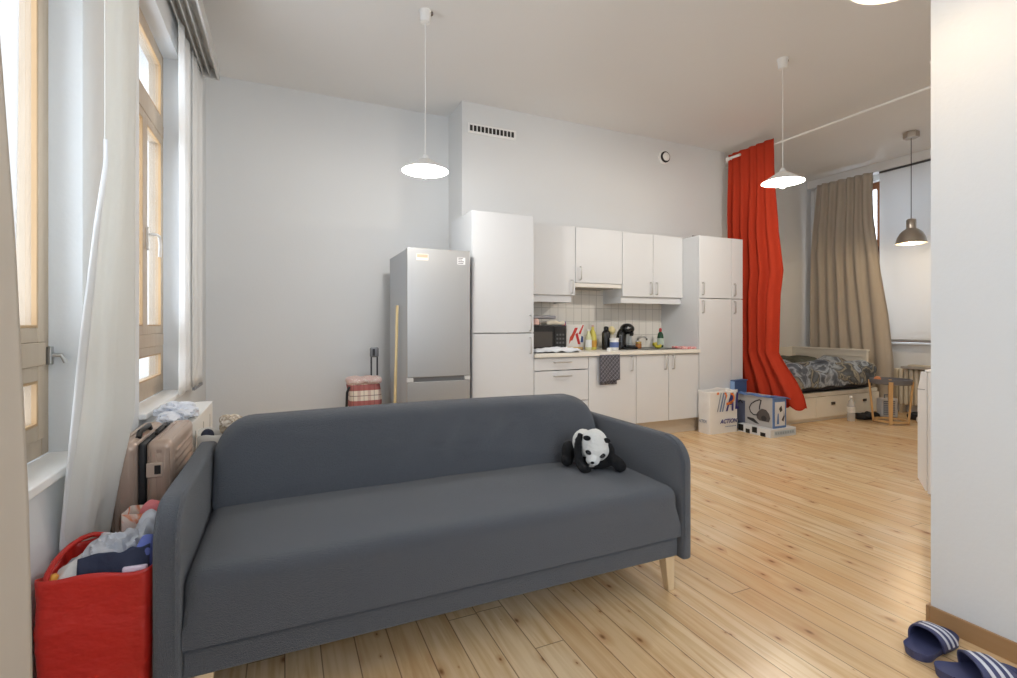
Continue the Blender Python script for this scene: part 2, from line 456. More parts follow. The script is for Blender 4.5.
# ------------------------------------------------------------------ the room
CH = 3.40
b = B(); b.box(-1.0, 7.95, -1.85, 5.4, -0.12, 0); struct('floor', b, floor_mat(), smooth=False)
b = B(); b.box(-1.0, 7.95, -1.85, 5.4, CH, CH+0.12); struct('ceiling', b, CEIL, smooth=False)
WL, WO = -0.64, -0.98
WZ0, WZ1 = 0.74, 2.93
WINS = [(-0.95, 0.15), (1.05, 2.17), (2.9, 3.9)]  # first opening is unseen, added behind the camera to light the near room
b = B(); y = -1.8
for (a, c) in WINS:
    b.box(WO, WL, y, a, 0, CH); b.box(WO, WL, a, c, 0, WZ0-0.03); b.box(WO, WL, a, c, WZ1, CH); y = c
b.box(WO, WL, y, 5.35, 0, CH)
struct('wall_left', b, WALL, smooth=False)
b = B(); b.box(WL, 7.6, 5.1, 5.35, 0, CH); struct('wall_back', b, WALL, smooth=False)
b = B(); b.box(1.605, 5.19, 4.66, 5.1, 0, CH); struct('wall_kitchen', b, WALL, smooth=False)
b = B()
QX0, QX1, QZ0, QZ1 = 0.0, 2.0, 0.8, 2.9  # opening for the added fill window in the unseen rear wall
b.box(WL, QX0, -1.85, -1.6, 0, CH); b.box(QX1, 7.6, -1.85, -1.6, 0, CH); b.box(QX0, QX1, -1.85, -1.6, 0, QZ0); b.box(QX0, QX1, -1.85, -1.6, QZ1, CH)
struct('wall_rear', b, WALL, smooth=False)
b = B()
for x0, x1, z0, z1 in ((QX0, QX0+.06, QZ0, QZ1), (QX1-.06, QX1, QZ0, QZ1), (0.97, 1.03, QZ0, QZ1), (QX0+.06, QX1-.06, QZ0, QZ0+.07), (QX0+.06, QX1-.06, QZ1-.07, QZ1)): b.box(x0, x1, -1.80, -1.74, z0, z1)
w = struct('window_5', b, FRAMEW, bevel=0.004)  # added window behind the camera, soft fill for sofa and kitchen
g = B(); g.box(QX0+.06, QX1-.06, -1.775, -1.768, QZ0+.07, QZ1-.07); g.build('pane', GLASS, w, smooth=False)
RX = 2.31
b = B(); b.box(RX, 7.6, 0.95, 1.078, 0, CH); b.box(RX, RX+0.14, -1.6, 0.95, 0, CH); struct('wall_partition', b, WALL, smooth=False)
EY0, EY1, EZ0, EZ1 = 2.35, 4.5, 0.93, 3.2
b = B()
for z0, z1, y0, y1 in ((0, CH, 0.95, EY0), (0, CH, EY1, 5.35), (0, EZ0, EY0, EY1), (EZ1, CH, EY0, EY1)):
    b.box(7.6, 7.92, y0, y1, z0, z1)
struct('wall_right', b, WALL, smooth=False)
b = B(); b.box(RX-0.012, RX, -1.6, 1.078, 0, 0.072); struct('baseboard_right', b, OAKB, bevel=0.003)
b = B(); b.box(RX-0.012, 4.0, 1.078, 1.09, 0, 0.072); struct('baseboard_partition', b, OAKB, bevel=0.003)
b = B(); b.box(7.45, 7.6, 1.09, 5.1, 3.28, CH); struct('trim_1', b, WALL, bevel=0.003)
b = B(); b.box(WL, -0.1, 5.085, 5.1, 0, 0.08); b.box(-0.1, 1.6, 5.085, 5.1, 0, 0.08); struct('baseboard_back', b, WHITE, bevel=0.003)

def window(n, y0, y1):
    X1 = -0.73; X0 = X1-0.07; fw = 0.055
    T = [(1.04, 1.115), (2.377, 2.455)]
    b = B()
    b.box(X0, X1, y0, y0+fw, WZ0, WZ1); b.box(X0, X1, y1-fw, y1, WZ0, WZ1)
    b.box(X0, X1, y0+fw, y1-fw, WZ0, WZ0+0.06); b.box(X0, X1, y0+fw, y1-fw, WZ1-0.05, WZ1)
    for a, c in T: b.box(X0, X1+0.012, y0+fw, y1-fw, a, c)
    w = struct(f'window_{n}', b, FRAMEW, bevel=0.004)
    ym = (y0+y1)/2
    def sash(ya, yb, za, zb, name='sash'):
        s = 0.048; q = B(); xa, xb = X0+0.012, X1+0.008
        q.box(xa, xb, ya, ya+s, za, zb); q.box(xa, xb, yb-s, yb, za, zb); q.box(xa, xb, ya+s, yb-s, za, za+s); q.box(xa, xb, ya+s, yb-s, zb-s, zb)
        o = q.build(name, FRAMEW, w, bevel=0.004)
        k_ = B(); x_ = xb-0.014
        for a in ((ya+s, ya+s+.008, za+s, zb-s), (yb-s-.008, yb-s, za+s, zb-s), (ya+s+.008, yb-s-.008, za+s, za+s+.008), (ya+s+.008, yb-s-.008, zb-s-.008, zb-s)): k_.box(x_, xb-0.001, *a)
        k_.build('glazing_bead', SASHW, o)
        g = B(); g.box(xb-0.022, xb-0.015, ya+s, yb-s, za+s, zb-s); g.build('pane', GLASS, o, smooth=False)
        return o
    sash(y0+fw, y1-fw, WZ0+0.06, T[0][0]); sash(y0+fw, ym, T[0][1], T[1][0]); s = sash(ym, y1-fw, T[0][1], T[1][0]); sash(y0+fw, y1-fw, T[1][1], WZ1-0.05)
    h = B(); xh = X1+0.008; yh = ym+0.03
    h.box(xh, xh+0.012, yh-0.013, yh+0.013, 1.60, 1.73); h.tube([(xh+0.01, yh, 1.69), (xh+0.05, yh, 1.69), (xh+0.055, yh+0.03, 1.685), (xh+0.055, yh+0.06, 1.64), (xh+0.05, yh+0.07, 1.57)], 0.009)
    h.build('handle', WHITE, s, bevel=0.003)
    if n != 2: return add_sill(n, w, X0, X1, y0, y1)
    h = B(); h.tube([(xh, y1-0.03, 1.07), (xh+0.035, y1-0.03, 1.07), (xh+0.045, y1-0.025, 1.045)], 0.007); h.box(xh, xh+0.012, y1-0.045, y1-0.02, 1.04, 1.10)
    h.build('latch', STEEL, w, bevel=0.002)
    add_sill(n, w, X0, X1, y0, y1)
def add_sill(n, w, X0, X1, y0, y1):
    q = B(); q.box(X1, WL+0.03, y0, y1, WZ0-0.03, WZ0); q.build('window_sill', WHITE, w, bevel=0.006)
    q = B(); q.box(WO-0.05, X0, y0, y1, WZ0-0.06, WZ0-0.02); q.build('outer_sill', mat('stone', (170, 168, 162), 0.9), w)
for i, (a, c) in enumerate(WINS): window(i+1, a, c)

BROWNW = wood_mat('brown_window_wood', (140, 92, 60), (112, 70, 44), 26)
b = B(); X0, X1 = 7.7, 7.77
for y0, y1, z0, z1 in ((EY0, EY0+.07, EZ0, EZ1), (EY1-.07, EY1, EZ0, EZ1), (EY0+.07, EY1-.07, EZ0, EZ0+.08), (EY0+.07, EY1-.07, EZ1-.09, EZ1), (3.4, 3.48, EZ0+.08, EZ1-.09), (4.16, 4.24, EZ0+.08, EZ1-.09), (EY0+.07, EY1-.07, 2.2, 2.28)):
    b.box(X0, X1, y0, y1, z0, z1)
w = struct('window_4', b, BROWNW, bevel=0.005)
g = B(); g.box(7.73, 7.738, EY0+.07, EY1-.07, EZ0+.08, EZ1-.09); g.build('pane', GLASS, w, smooth=False)
q = B(); q.box(7.56, 7.7, EY0, EY1, EZ0-.03, EZ0); q.build('window_sill', WHITE, w, bevel=0.006)

# curtain rail with several tracks over the left windows
b = B(); b.box(WL, -0.46, -1.2, 4.4, 3.14, 3.16)
for x0, x1 in ((-0.475, -0.46), (-0.53, -0.522), (-0.572, -0.564), (-0.614, -0.606)): b.box(x0, x1, -1.2, 4.4, 3.075 if x0 < -0.48 else 3.06, 3.14)
b.box(-0.64, -0.46, 4.385, 4.4, 3.06, 3.14)
tag(b.build('curtain_rail', mat('rail_grey', (206, 206, 204), 0.4, 0.1), bevel=0.002), 'grey multi-track curtain rail under the ceiling along the left window wall', 'curtain rail')

# wall fittings
t = thing('ventilation_grille', 'rectangular slotted ventilation grille high on the kitchen wall', 'vent', (1.93, 4.66, 3.14))
b = B(); b.box(1.665, 2.20, 4.648, 4.66, 3.09, 3.19); b.build('frame', WHITE, t, bevel=0.004)
for k in range(12):
    b = B(); x = 1.685 + k*0.0415; b.box(x, x+0.028, 4.645, 4.6485, 3.112, 3.168); b.build('slot', DARK, t)
t = thing('extractor_vent', 'round air vent valve high on the kitchen wall above the right cabinets', 'vent', (4.18, 4.66, 3.19))
def rring(b, c, prof, n=28):   # lathe around the -y axis
    rs = [b.ring([(c[0]+r*math.cos(2*PI*i/n), c[1]-h, c[2]+r*math.sin(2*PI*i/n)) for i in range(n)]) for r, h in prof]
    for p, q in zip(rs, rs[1:]): b.bridge(p, q)
    b.bm.faces.new(rs[0][::-1]); b.bm.faces.new(rs[-1])
b = B(); rring(b, (4.18, 4.66, 3.19), [(0.085, 0), (0.085, 0.012), (0.07, 0.02)]); b.build('flange', WHITE, t)
b = B(); rring(b, (4.18, 4.64, 3.19), [(0.066, 0), (0.066, 0.014)]); b.build('throat', DARK, t)
b = B(); rring(b, (4.18, 4.626, 3.19), [(0.046, 0), (0.05, 0.01), (0.035, 0.02)]); b.build('disc', WHITE, t)

# ------------------------------------------------------------------ pendants
def pendant(x, y, zr, label, colr, watts, r=0.165, tilt=0):
    t = thing('pendant_lamp', label, 'lamp', (x, y, zr), group='white pendant lamps')
    b = B(); b.lathe(x, y, [(0.026, CH-0.085), (0.034, CH-0.08), (0.04, CH-0.012), (0.045, CH)]); b.build('ceiling_cup', WHITE, t)
    b = B(); b.lathe(x+0.035, y, [(0.022, CH-0.014), (0.022, CH)], n=16); b.build('ceiling_hook_plate', mat('grey_hook', (120, 112, 104), 0.6), t)
    b = B(); b.cyl((x, y, zr+0.11), (x, y, CH-0.08), 0.0035, n=8); b.build('cord', WHITE, t)
    b = B(); b.lathe(x, y, [(0.024, zr+0.05), (0.024, zr+0.10), (0.012, zr+0.118)], n=20); b.build('socket', WHITE, t)
    b = B(); prof = [(0.026, zr+0.088), (0.05, zr+0.078), (r*0.55, zr+0.05), (r*0.85, zr+0.018), (r, zr), (r-0.004, zr-0.001), (r*0.84, zr+0.014), (r*0.54, zr+0.045), (0.05, zr+0.073), (0.026, zr+0.083)]
    b.lathe(x, y, prof, n=48, cap0=False, cap1=False); b.build('shade', mat('enamel_shade', (240, 240, 238), 0.35), t)
    m = mat('bulb_glow_%s' % label[:6], colr, 0.4, emit=colr, estr=14)
    b = B(); b.ell((x, y, zr-0.004), (0.036, 0.036, 0.045), 20, 14); b.build('bulb', m, t)
    l = bpy.data.lights.new('pendant_light', 'POINT'); l.energy = watts; l.shadow_soft_size = 0.05; l.color = [lin(c) for c in colr]
    lo = bpy.data.objects.new('pendant_light', l); C.objects.link(lo); lo.location = (0, 0, -0.075); lo.parent = t
COOL = (255, 250, 244); WARM = (255, 224, 180)
pendant(0.91, 3.44, 2.262, 'cool white glowing pendant with shallow disc shade, hanging before the recessed wall', COOL, 28)
pendant(3.81, 2.82, 2.366, 'warm glowing pendant with shallow disc shade, hanging before the red curtain', (253, 244, 232), 44)
pendant(1.92, 0.97, 2.366, 'warm pendant cut off by the top edge of the photo near the right wall', WARM, 2)

t = thing('metal_pendant_lamp', 'brushed metal dome pendant lamp on a black cord above the bed', 'lamp', (6.62, 3.28, 2.11))
x, y = 6.62, 3.28; MET = mat('brushed_nickel', (186, 178, 168), 0.32, 0.9)
b = B(); b.lathe(x, y, [(0.075, CH-0.07), (0.078, CH-0.06), (0.078, CH)], n=6); b.build('ceiling_cup', MET, t, bevel=0.004)
b = B(); b.cyl((x, y, 2.40), (x, y, CH-0.06), 0.004, n=8); b.build('cord', BLACK, t)
b = B(); b.lathe(x, y, [(0.044, 2.27), (0.047, 2.275), (0.047, 2.38), (0.04, 2.39), (0.012, 2.40)], n=28); b.build('socket_cap', MET, t)
b = B(); pr = [(0.04, 2.285), (0.07, 2.27), (0.105, 2.235), (0.132, 2.18), (0.146, 2.12), (0.148, 2.11)]
b.lathe(x, y, pr + [(r-0.003, z) for r, z in pr[::-1]], n=44, cap0=False, cap1=False); b.build('shade', MET, t)
b = B(); b.ell((x, y, 2.155), (0.032, 0.032, 0.045), 16, 12); b.build('bulb', mat('bulb_glow_metal', WARM, 0.4, emit=WARM, estr=14), t)
l = bpy.data.lights.new('pendant_light', 'POINT'); l.energy = 20; l.shadow_soft_size = 0.04; l.color = [lin(c) for c in WARM]
lo = bpy.data.objects.new('pendant_light', l); C.objects.link(lo); lo.location = (0, 0, -0.01); lo.parent = t

# ------------------------------------------------------------------ sofa
SX0, SX1 = -0.335, 1.632
t = thing('sofa', 'charcoal grey fabric three-seat sofa with rounded backrest and pale wooden legs', 'sofa', (0.65, 2.05, 0))
b = B(); b.box(SX0+0.065, SX1-0.052, 1.670, 2.40, 0.152, 0.236); b.build('base', SOFA, t, bevel=0.012, seg=3)
def crown(p):
    o = p.copy()
    u = (p.x-(SX0+0.07))/(SX1-SX0-0.12); v = (p.y-1.655)/0.6
    if p.z > 0.35: p.z += 0.016*math.sin(PI*min(1, max(0, u)))**0.5*math.sin(PI*min(1, max(0, v)))**0.6 + nz((p.x, p.y, 0), 5, 0.004)
    k = min(1, max(0, (0.38-o.z)/0.09)); k = k*k*(3-2*k)
    if o.y < 1.71: p.y += (1.652-p.y)*k
    if u < 0.04: p.x += (SX0+0.069-p.x)*k
    if u > 0.96: p.x += (SX1-0.056-p.x)*k
    if p.y < 1.75: p.y -= 0.006*math.sin(PI*min(1, max(0, u)))
    return p
b = B(); b.rbox(SX0+0.069, SX1-0.056, 1.652, 2.36, 0.246, 0.462, r=0.052, n=(36, 14, 3), k=5, fn=crown); b.build('seat_cushion', SOFA, t, weld=True)
def place_back(u, v, w):
    v2 = v + 0.012*math.sin(PI*(u-SX0)/(SX1-SX0))*(1 if v > 0.6 else 0.3)
    f = (v-0.44)
    wr = 0.0
    if w < 0:   # soft creases fanning over the top right
        wr = -0.011*math.sin(u*34 - v*26 + nz((u, v, 0), 4, 3))*max(0, 1-abs(u-0.8)/0.8)*max(0, min(1, (v-0.46)/0.25)) + nz((u*2.2, v*2.2, 3), 2.2, 0.008) + nz((u*5, v*9, 1), 1.5, 0.003)
    return (u, 2.258 + w + 0.42*f + wr, v2)
b = B(); b.slab(rloop(SX0+0.074, SX1-0.066, 0.44, 0.776, (0.03, 0.03, 0.14, 0.14), n=10), 0.15, 0.045, place_back, bulge=0.012, inner=14); b.build('backrest', SOFA, t, angle=60)
def arm(x0, x1, flip):
    out = rloop(1.64, 2.50, 0.143, 0.669, (0.012, 0.012, 0.03, 0.12), n=10)
    xm = (x0+x1)/2
    def pl(u, v, w): return (xm + w*(-1 if flip else 1), u, v - 0.012*max(0, (u-2.1))*0)
    q = B(); q.slab(out, x1-x0, 0.018, pl, bulge=0.003, inner=6); a = q.build('armrest', SOFA, t, angle=60)
    # piping seam round the inner edge of the arm
    xi = x1-0.012 if not flip else x0+0.012
    loop = [(xi, u, v) for u, v in out if v > 0.16]
    k = max(range(len(loop)), key=lambda i: (loop[i][1] if loop[i][2] < 0.2 else -9)); 
    pts = sorted([p for p in loop if p[1] < 1.645 + 0.12 or p[2] > 0.67], key=lambda p: (p[1] - 1.64) + (p[2]-0.676) * 1.0)
    pts = [(p[0], p[1]-0.0005 if p[2] < 0.55 else p[1], p[2]+(0.0008 if p[2] > 0.6 else 0)) for p in pts if p[1] < 2.42]
    if len(pts) > 4: q = B(); q.tube(pts, 0.0035, n=6); q.build('piping', SOFA, a)
arm(SX0, SX0+0.068, False); arm(SX1-0.055, SX1, True)
def sleg(x, y, dx, dy):
    q = B(); q.prism([(-.5, -.5), (.5, -.5), (.5, .5), (-.5, .5)], 'z', 0, 1)
    for v in q.bm.verts:
        top = v.co.z > 0.5; s = 0.052 if top else 0.034
        v.co = Vector((x + v.co.x*s + (0 if top else dx), y + v.co.y*s + (0 if top else dy), 0.152 if top else 0))
    q.build('leg', BEECH, t, bevel=0.004)
for x in (SX0+0.12, SX1-0.09):
    for y in (1.705, 2.32): sleg(x, y, 0.012 if x > 0 else -0.012, -0.006 if y < 2 else 0.006)
# ------------------------------------------------------------------ kitchen units
KF = 4.06; KB = 4.655
def vhandle(x, y, z0, z1, parent, off=0.032):
    b = B(); b.tube([(x, y+0.004, z0), (x, y-off*0.75, z0), (x, y-off, z0+0.008), (x, y-off, z1-0.008), (x, y-off*0.75, z1), (x, y+0.004, z1)], 0.0055, n=8)
    return b.build('handle', HANDLE, parent)
def hhandle(x0, x1, y, z, parent, off=0.03):
    b = B(); b.tube([(x0, y+0.004, z), (x0+0.008, y-off, z), (x1-0.008, y-off, z), (x1, y+0.004, z)], 0.006, n=8)
    return b.build('handle', HANDLE, parent)
def door(x0, x1, z0, z1, yf, parent, hx=None, hz=None, name='door'):
    b = B(); g = 0.002; b.box(x0+g, x1-g, yf, yf+0.018, z0+g, z1-g)
    d = b.build(name, LAM, parent, bevel=0.0025)
    if hx is not None: vhandle(hx, yf, hz[0], hz[1], d)
    return d
def carcass(t, x0, x1, yf, yb, z0, z1):
    b = B(); s = 0.016; y0 = yf+0.021
    b.box(x0, x0+s, y0, yb, z0, z1); b.box(x1-s, x1, y0, yb, z0, z1); b.box(x0+s, x1-s, y0, yb, z0, z0+s); b.box(x0+s, x1-s, y0, yb, z1-s, z1); b.box(x0+s, x1-s, yb-s, yb, z0+s, z1-s)
    return b.build('body', LAM, t, bevel=0.001)
PL = wood_mat('plinth_board', (206, 196, 180), (190, 178, 160), 20, axis=0)
def plinth(t, x0, x1):
    b = B(); b.box(x0, x1, KF+0.055, KF+0.073, 0, 0.15); b.box(x0+0.02, x1-0.02, KF+0.3, KF+0.32, 0, 0.15); b.build('plinth', PL, t)
T0 = 1.492
t = thing('tall_cabinet', 'tall white two-door cabinet between the fridge and the worktop', 'cabinet', (1.80, 4.36, 0))
plinth(t, T0, 2.10); carcass(t, T0, 2.10, KF, KB, 0.15, 2.175)
door(T0, 2.10, 1.094, 2.175, KF, t, 2.058, (1.115, 1.255)); door(T0, 2.10, 0.15, 1.090, KF, t, 2.058, (0.905, 1.05))
t = thing('tall_cabinet', 'tall white cabinet at the right end of the kitchen beside the red curtain', 'cabinet', (4.47, 4.36, 0))
plinth(t, 4.138, 4.808); carcass(t, 4.138, 4.63, KF, KB, 0.15, 2.15); carcass(t, 4.632, 4.808, KF, KB, 0.15, 2.15)
for a, c, hx in ((4.138, 4.63, 4.185), (4.632, 4.808, 4.665)):
    door(a, c, 1.462, 2.15, KF, t, hx, (1.50, 1.63)); door(a, c, 0.15, 1.458, KF, t, hx, (1.30, 1.43))
t = thing('tray', 'thin dark flat tray lying on top of the right tall cabinet', 'tray', (4.28, 4.4, 2.15))
b = B(); b.rbox(4.18, 4.40, 4.2, 4.5, 2.151, 2.163, r=0.005, n=(2, 2, 1)); b.build('tray_plate', mat('dark_grey_plastic', (80, 76, 72), 0.5), t)
b = B(); b.box(4.18, 4.40, 4.2, 4.206, 2.163, 2.172); b.build('rim', mat('dark_grey_plastic', (80, 76, 72), 0.5), t)

# wall cabinets
WF = 4.30
def wallcab(label, x0, x1, z0, z1, doors, lip):
    t = thing('wall_cabinet', label, 'cabinet', ((x0+x1)/2, 4.48, z0))
    carcass(t, x0, x1, WF, KB, z0, z1)
    for a, c, hx, hz in doors: door(a, c, z0, z1, WF, t, hx, hz)
    if lip:
        b = B(); b.box(x0, x1-0.03 if lip == 1 else x1, WF+lip_off, WF+lip_off+0.016, z0-0.07, z0-0.001)
        b.box(x1-0.046 if lip == 1 else x1-0.016, x1-0.03 if lip == 1 else x1, WF+lip_off+0.016, KB, z0-0.07, z0-0.001)
        if lip == 2: b.box(x0, x0+0.016, WF+lip_off+0.016, KB, z0-0.07, z0-0.001)
        b.build('light_pelmet', LAM, t, bevel=0.001)
    return t
lip_off = 0.03
wallcab('white wall cabinet with one door next to the tall cabinet, above the microwave', 2.102, 2.70, 1.466, 2.17, [(2.102, 2.70, 2.655, (1.49, 1.62))], 1)
t = wallcab('short white wall cabinet with the hood below it, between longer wall cabinets', 2.702, 3.288, 1.598, 2.17, [(2.702, 3.288, 2.755, (1.63, 1.76))], 0)
b = B(); b.box(2.704, 3.286, WF+0.012, KB, 1.555, 1.597); b.build('hood', mat('hood_enamel', (228, 226, 220), 0.4), t, bevel=0.003)
b = B(); b.box(2.78, 3.21, WF+0.06, KB-0.04, 1.548, 1.5545); b.build('filter', mat('filter_grey', (150, 148, 142), 0.5, 0.6), t)
wallcab('wide white wall cabinet with two doors above the sink, at the right', 3.29, 4.134, 1.47, 2.165, [(3.29, 3.705, 3.665, (1.50, 1.63)), (3.706, 4.134, 3.745, (1.50, 1.63))], 2)
for x, lab in ((3.55, 'left one of two small dark spotlights under the wide wall cabinet'), (3.90, 'right one of two small dark spotlights under the wide wall cabinet')):
    b = B(); b.lathe(x, 4.45, [(0.02, 1.44), (0.032, 1.445), (0.034, 1.4695)], n=20); tag(b.build('spotlight', mat('bronze_spot', (92, 74, 56), 0.4, 0.5)), lab, 'spotlight', 'under-cabinet spotlights')

# base cabinets
t = thing('base_cabinet', 'white base cabinet with drawers beside the tall cabinet', 'cabinet', (2.4, 4.36, 0))
plinth(t, 2.102, 2.698); carcass(t, 2.102, 2.698, KF, KB, 0.15, 0.858)
for z0, z1, hz in ((0.737, 0.855, 0.812), (0.437, 0.733, 0.682), (0.152, 0.433, 0.385)):
    d = door(2.102, 2.698, z0, z1, KF, t, name='drawer'); hhandle(2.31, 2.50, KF, hz, d)
t = thing('base_cabinet', 'white base cabinet with one wide door behind the checked towel', 'cabinet', (2.99, 4.36, 0))
plinth(t, 2.70, 3.278); carcass(t, 2.70, 3.278, KF, KB, 0.15, 0.858); door(2.70, 3.278, 0.152, 0.855, KF, t, 3.215, (0.70, 0.84))
t = thing('base_cabinet', 'white base cabinet with two narrow doors under the sink at the right', 'cabinet', (3.7, 4.36, 0))
plinth(t, 3.28, 4.134); carcass(t, 3.28, 4.134, KF, KB, 0.15, 0.858)
door(3.28, 3.706, 0.152, 0.855, KF, t, 3.655, (0.70, 0.84)); door(3.708, 4.134, 0.152, 0.855, KF, t, 3.762, (0.70, 0.84))
b = B(); b.box(2.102, 4.134, 4.035, 4.652, 0.862, 0.90)
tag(b.build('worktop', mat('worktop_white', (232, 229, 220), 0.35), bevel=0.004), 'long cream white kitchen worktop over the base cabinets', 'worktop')
b = B(); b.box(2.102, 4.134, 4.652, 4.6595, 0.902, 1.60); b.keep = True
o = b.build('trim_2', tile_mat(), smooth=False); o['kind'] = 'structure'

# fridge
t = thing('fridge', 'silver grey fridge freezer with two doors left of the tall white cabinet', 'fridge', (1.175, 4.3, 0))
FS = mat('fridge_silver', (176, 176, 175), 0.34, 0.55, bump=0.02, bscale=300, stretch=(1, 1, 0.02)); FSD = mat('fridge_side', (178, 182, 186), 0.45, 0.15)
f0, f1, fy = 0.905, 1.447, 3.985
b = B(); b.box(f0+0.004, f1-0.004, fy+0.065, 4.74, 0.03, 1.795); b.build('body', FSD, t, bevel=0.006, seg=3)
b = B(); b.box(f0, f1, fy, fy+0.06, 0.735, 1.80); d1 = b.build('door', FS, t, bevel=0.006, seg=3)
b = B(); b.box(f0, f1, fy, fy+0.06, 0.05, 0.698); d2 = b.build('door', FS, t, bevel=0.006, seg=3)
b = B(); b.box(f0+0.01, f1-0.01, fy+0.02, fy+0.06, 0.699, 0.734); b.build('grip_recess', mat('recess_grey', (120, 121, 122), 0.6), t)
for x0, x1 in ((f0, f0+0.05), (f1-0.05, f1)): 
    b = B(); b.box(x0, x1, fy-0.004, fy+0.03, 0.700, 0.733); b.build('trim_cap', mat('cap_light', (210, 210, 208), 0.4), t, bevel=0.002)
for x in (f0+0.06, f1-0.06):
    for y in (fy+0.1, 4.6):
        b = B(); b.cyl((x, y, 0), (x, y, 0.031), 0.02, n=12); b.build('foot', BLACK, t)
b = B(); b.box(f0+0.075, f0+0.175, fy-0.0008, fy, 1.700, 1.752); st = b.build('sticker', mat('sticker_cream', (226, 214, 198), 0.5), d1)
b = B(); b.box(f0+0.08, f0+0.17, fy-0.0014, fy-0.0009, 1.722, 1.748); b.build('print', mat('sticker_tan', (190, 164, 140), 0.5), d1)
b = B(); b.box(f1-0.115, f1-0.045, fy-0.0008, fy, 1.68, 1.74); b.build('sticker', mat('sticker_white', (228, 228, 228), 0.5), d1)
for z in (1.688, 1.702, 1.716, 1.730):
    b = B(); b.box(f1-0.108, f1-0.055 - 0.01*((z*100) % 2), fy-0.0014, fy-0.0009, z, z+0.006); b.build('print', mat('print_grey', (110, 110, 112), 0.5), d1)

# broom stick
b = B(); b.cyl((0.845, 4.30, 0.02), (0.90, 4.40, 1.40), 0.0125, n=14); b2 = b
t = thing('broom', 'pale wooden broom handle leaning against the side of the fridge', 'broom', (0.845, 4.3, 0))
def cylx(p0, p1, r, m, name, parent, n=14):
    q = B(); q.cyl(p0, p1, r, n=n); return q.build(name, m, parent)
b.bm.free()
cylx((0.84, 4.20, 0.07), (0.885, 4.28, 1.335), 0.0125, wood_mat('broom_wood', (226, 206, 160), (204, 178, 126)), 'handle', t)
b = B(); b.box(0.70, 0.885, 4.17, 4.22, 0.045, 0.08); b.build('brush_head', wood_mat('broom_wood', (226, 206, 160), (204, 178, 126)), t, bevel=0.006)
b = B()
for i in range(22):
    for j in range(4):
        x = 0.705+i*0.008; y = 4.178+j*0.011; b.cyl((x, y, 0.05), (x+random.uniform(-.004, .004), y+random.uniform(-.004, .004), 0.0), 0.002, n=5)
tag_ = b.build('bristles', mat('bristle', (60, 52, 44), 0.9), t)

# shopping trolley
t = thing('shopping_trolley', 'red and white checked shopping trolley with black handle by the back wall', 'trolley', (0.67, 4.72, 0))
PLAID = plaid_mat('trolley_plaid', (232, 220, 204), [(2, 7.0, (160, 58, 62), 0.05, 0.42, 0.85), (2, 7.0, (90, 60, 60), 0.70, 0.75, 0.7), (0, 11.0, (150, 70, 72), 0.1, 0.4, 0.35), (0, 11.0, (90, 60, 60), 0.70, 0.76, 0.55)])
def trol(p):
    p.x += 0.012*math.sin(p.z*16); p.y += 0.01*math.sin(p.z*11+p.x*9)
    if p.z > 0.55: p.z += nz((p.x, p.y, 0), 14, 0.02)
    return p
b = B(); b.rbox(0.515, 0.80, 4.56, 4.76, 0.10, 0.665, r=0.05, n=(8, 6, 12), fn=trol); bag = b.build('bag', PLAID, t, weld=True)
b = B(); b.rbox(0.505, 0.805, 4.545, 4.765, 0.635, 0.69, r=0.025, n=(10, 6, 2), fn=lambda p: Vector((p.x, p.y, p.z+nz((p.x, p.y, 3), 16, 0.018))))
b.build('flap', blotch_mat('flap_print', [(0.3, (226, 206, 196)), (0.5, (206, 170, 164)), (0.6, (232, 224, 214)), (0.75, (176, 110, 108))], 40), t, weld=True)
b = B(); b.tube([(0.52, 4.55, 0.62), (0.50, 4.545, 0.57), (0.495, 4.545, 0.45), (0.50, 4.55, 0.2)], 0.011, n=8); b.build('strap', BLACK, t)
b = B(); b.tube([(0.745, 4.785, 0.06), (0.745, 4.785, 0.90)], 0.008); b.tube([(0.80, 4.785, 0.06), (0.80, 4.785, 0.90)], 0.008); b.tube([(0.56, 4.785, 0.08), (0.79, 4.785, 0.08)], 0.008); b.build('frame', mat('dark_tube', (70, 72, 76), 0.35, 0.6), t)
b = B(); b.rbox(0.732, 0.813, 4.765, 4.805, 0.86, 0.955, r=0.016, n=(2, 2, 2)); b.build('handle', mat('trolley_handle', (120, 122, 126), 0.35, 0.4), t)
b = B(); b.box(0.752, 0.775, 4.761, 4.7655, 0.875, 0.94); b.build('grip', BLACK, t)
for x in (0.50, 0.81):
    b = B(); b.cyl((x, 4.79, 0.06), (x+0.02, 4.79, 0.06), 0.06, n=24); b.build('wheel', BLACK, t, bevel=0.004)

# ------------------------------------------------------------------ things on the worktop
WT = 0.9
t = thing('microwave', 'black microwave oven at the left end of the worktop', 'microwave', (2.33, 4.43, WT))
b = B(); b.box(2.115, 2.56, 4.26, 4.60, WT+0.008, WT+0.262); b.build('body', mat('microwave_black', (26, 26, 28), 0.35), t, bevel=0.006)
b = B(); b.box(2.118, 2.42, 4.246, 4.2595, WT+0.014, WT+0.256); d = b.build('door', mat('microwave_door', (40, 40, 42), 0.2), t, bevel=0.003)
b = B(); b.box(2.15, 2.40, 4.2445, 4.246, WT+0.05, WT+0.20); b.build('window', mat('microwave_window', (78, 74, 70), 0.12), d)
b = B(); b.box(2.424, 2.558, 4.246, 4.2595, WT+0.014, WT+0.256); p = b.build('control_panel', mat('microwave_black', (26, 26, 28), 0.35), t, bevel=0.003)
for k in range(4):
    for j in range(3):
        b = B(); x = 2.447+j*0.034; z = WT+0.04+k*0.04; b.box(x, x+0.02, 4.2435, 4.246, z, z+0.018); b.build('button', mat('button_grey', (96, 98, 100), 0.4), p)
for x in (2.16, 2.52):
    for y in (4.29, 4.57):
        b = B(); b.cyl((x, y, WT), (x, y, WT+0.009), 0.012, n=10); b.build('foot', BLACK, t)
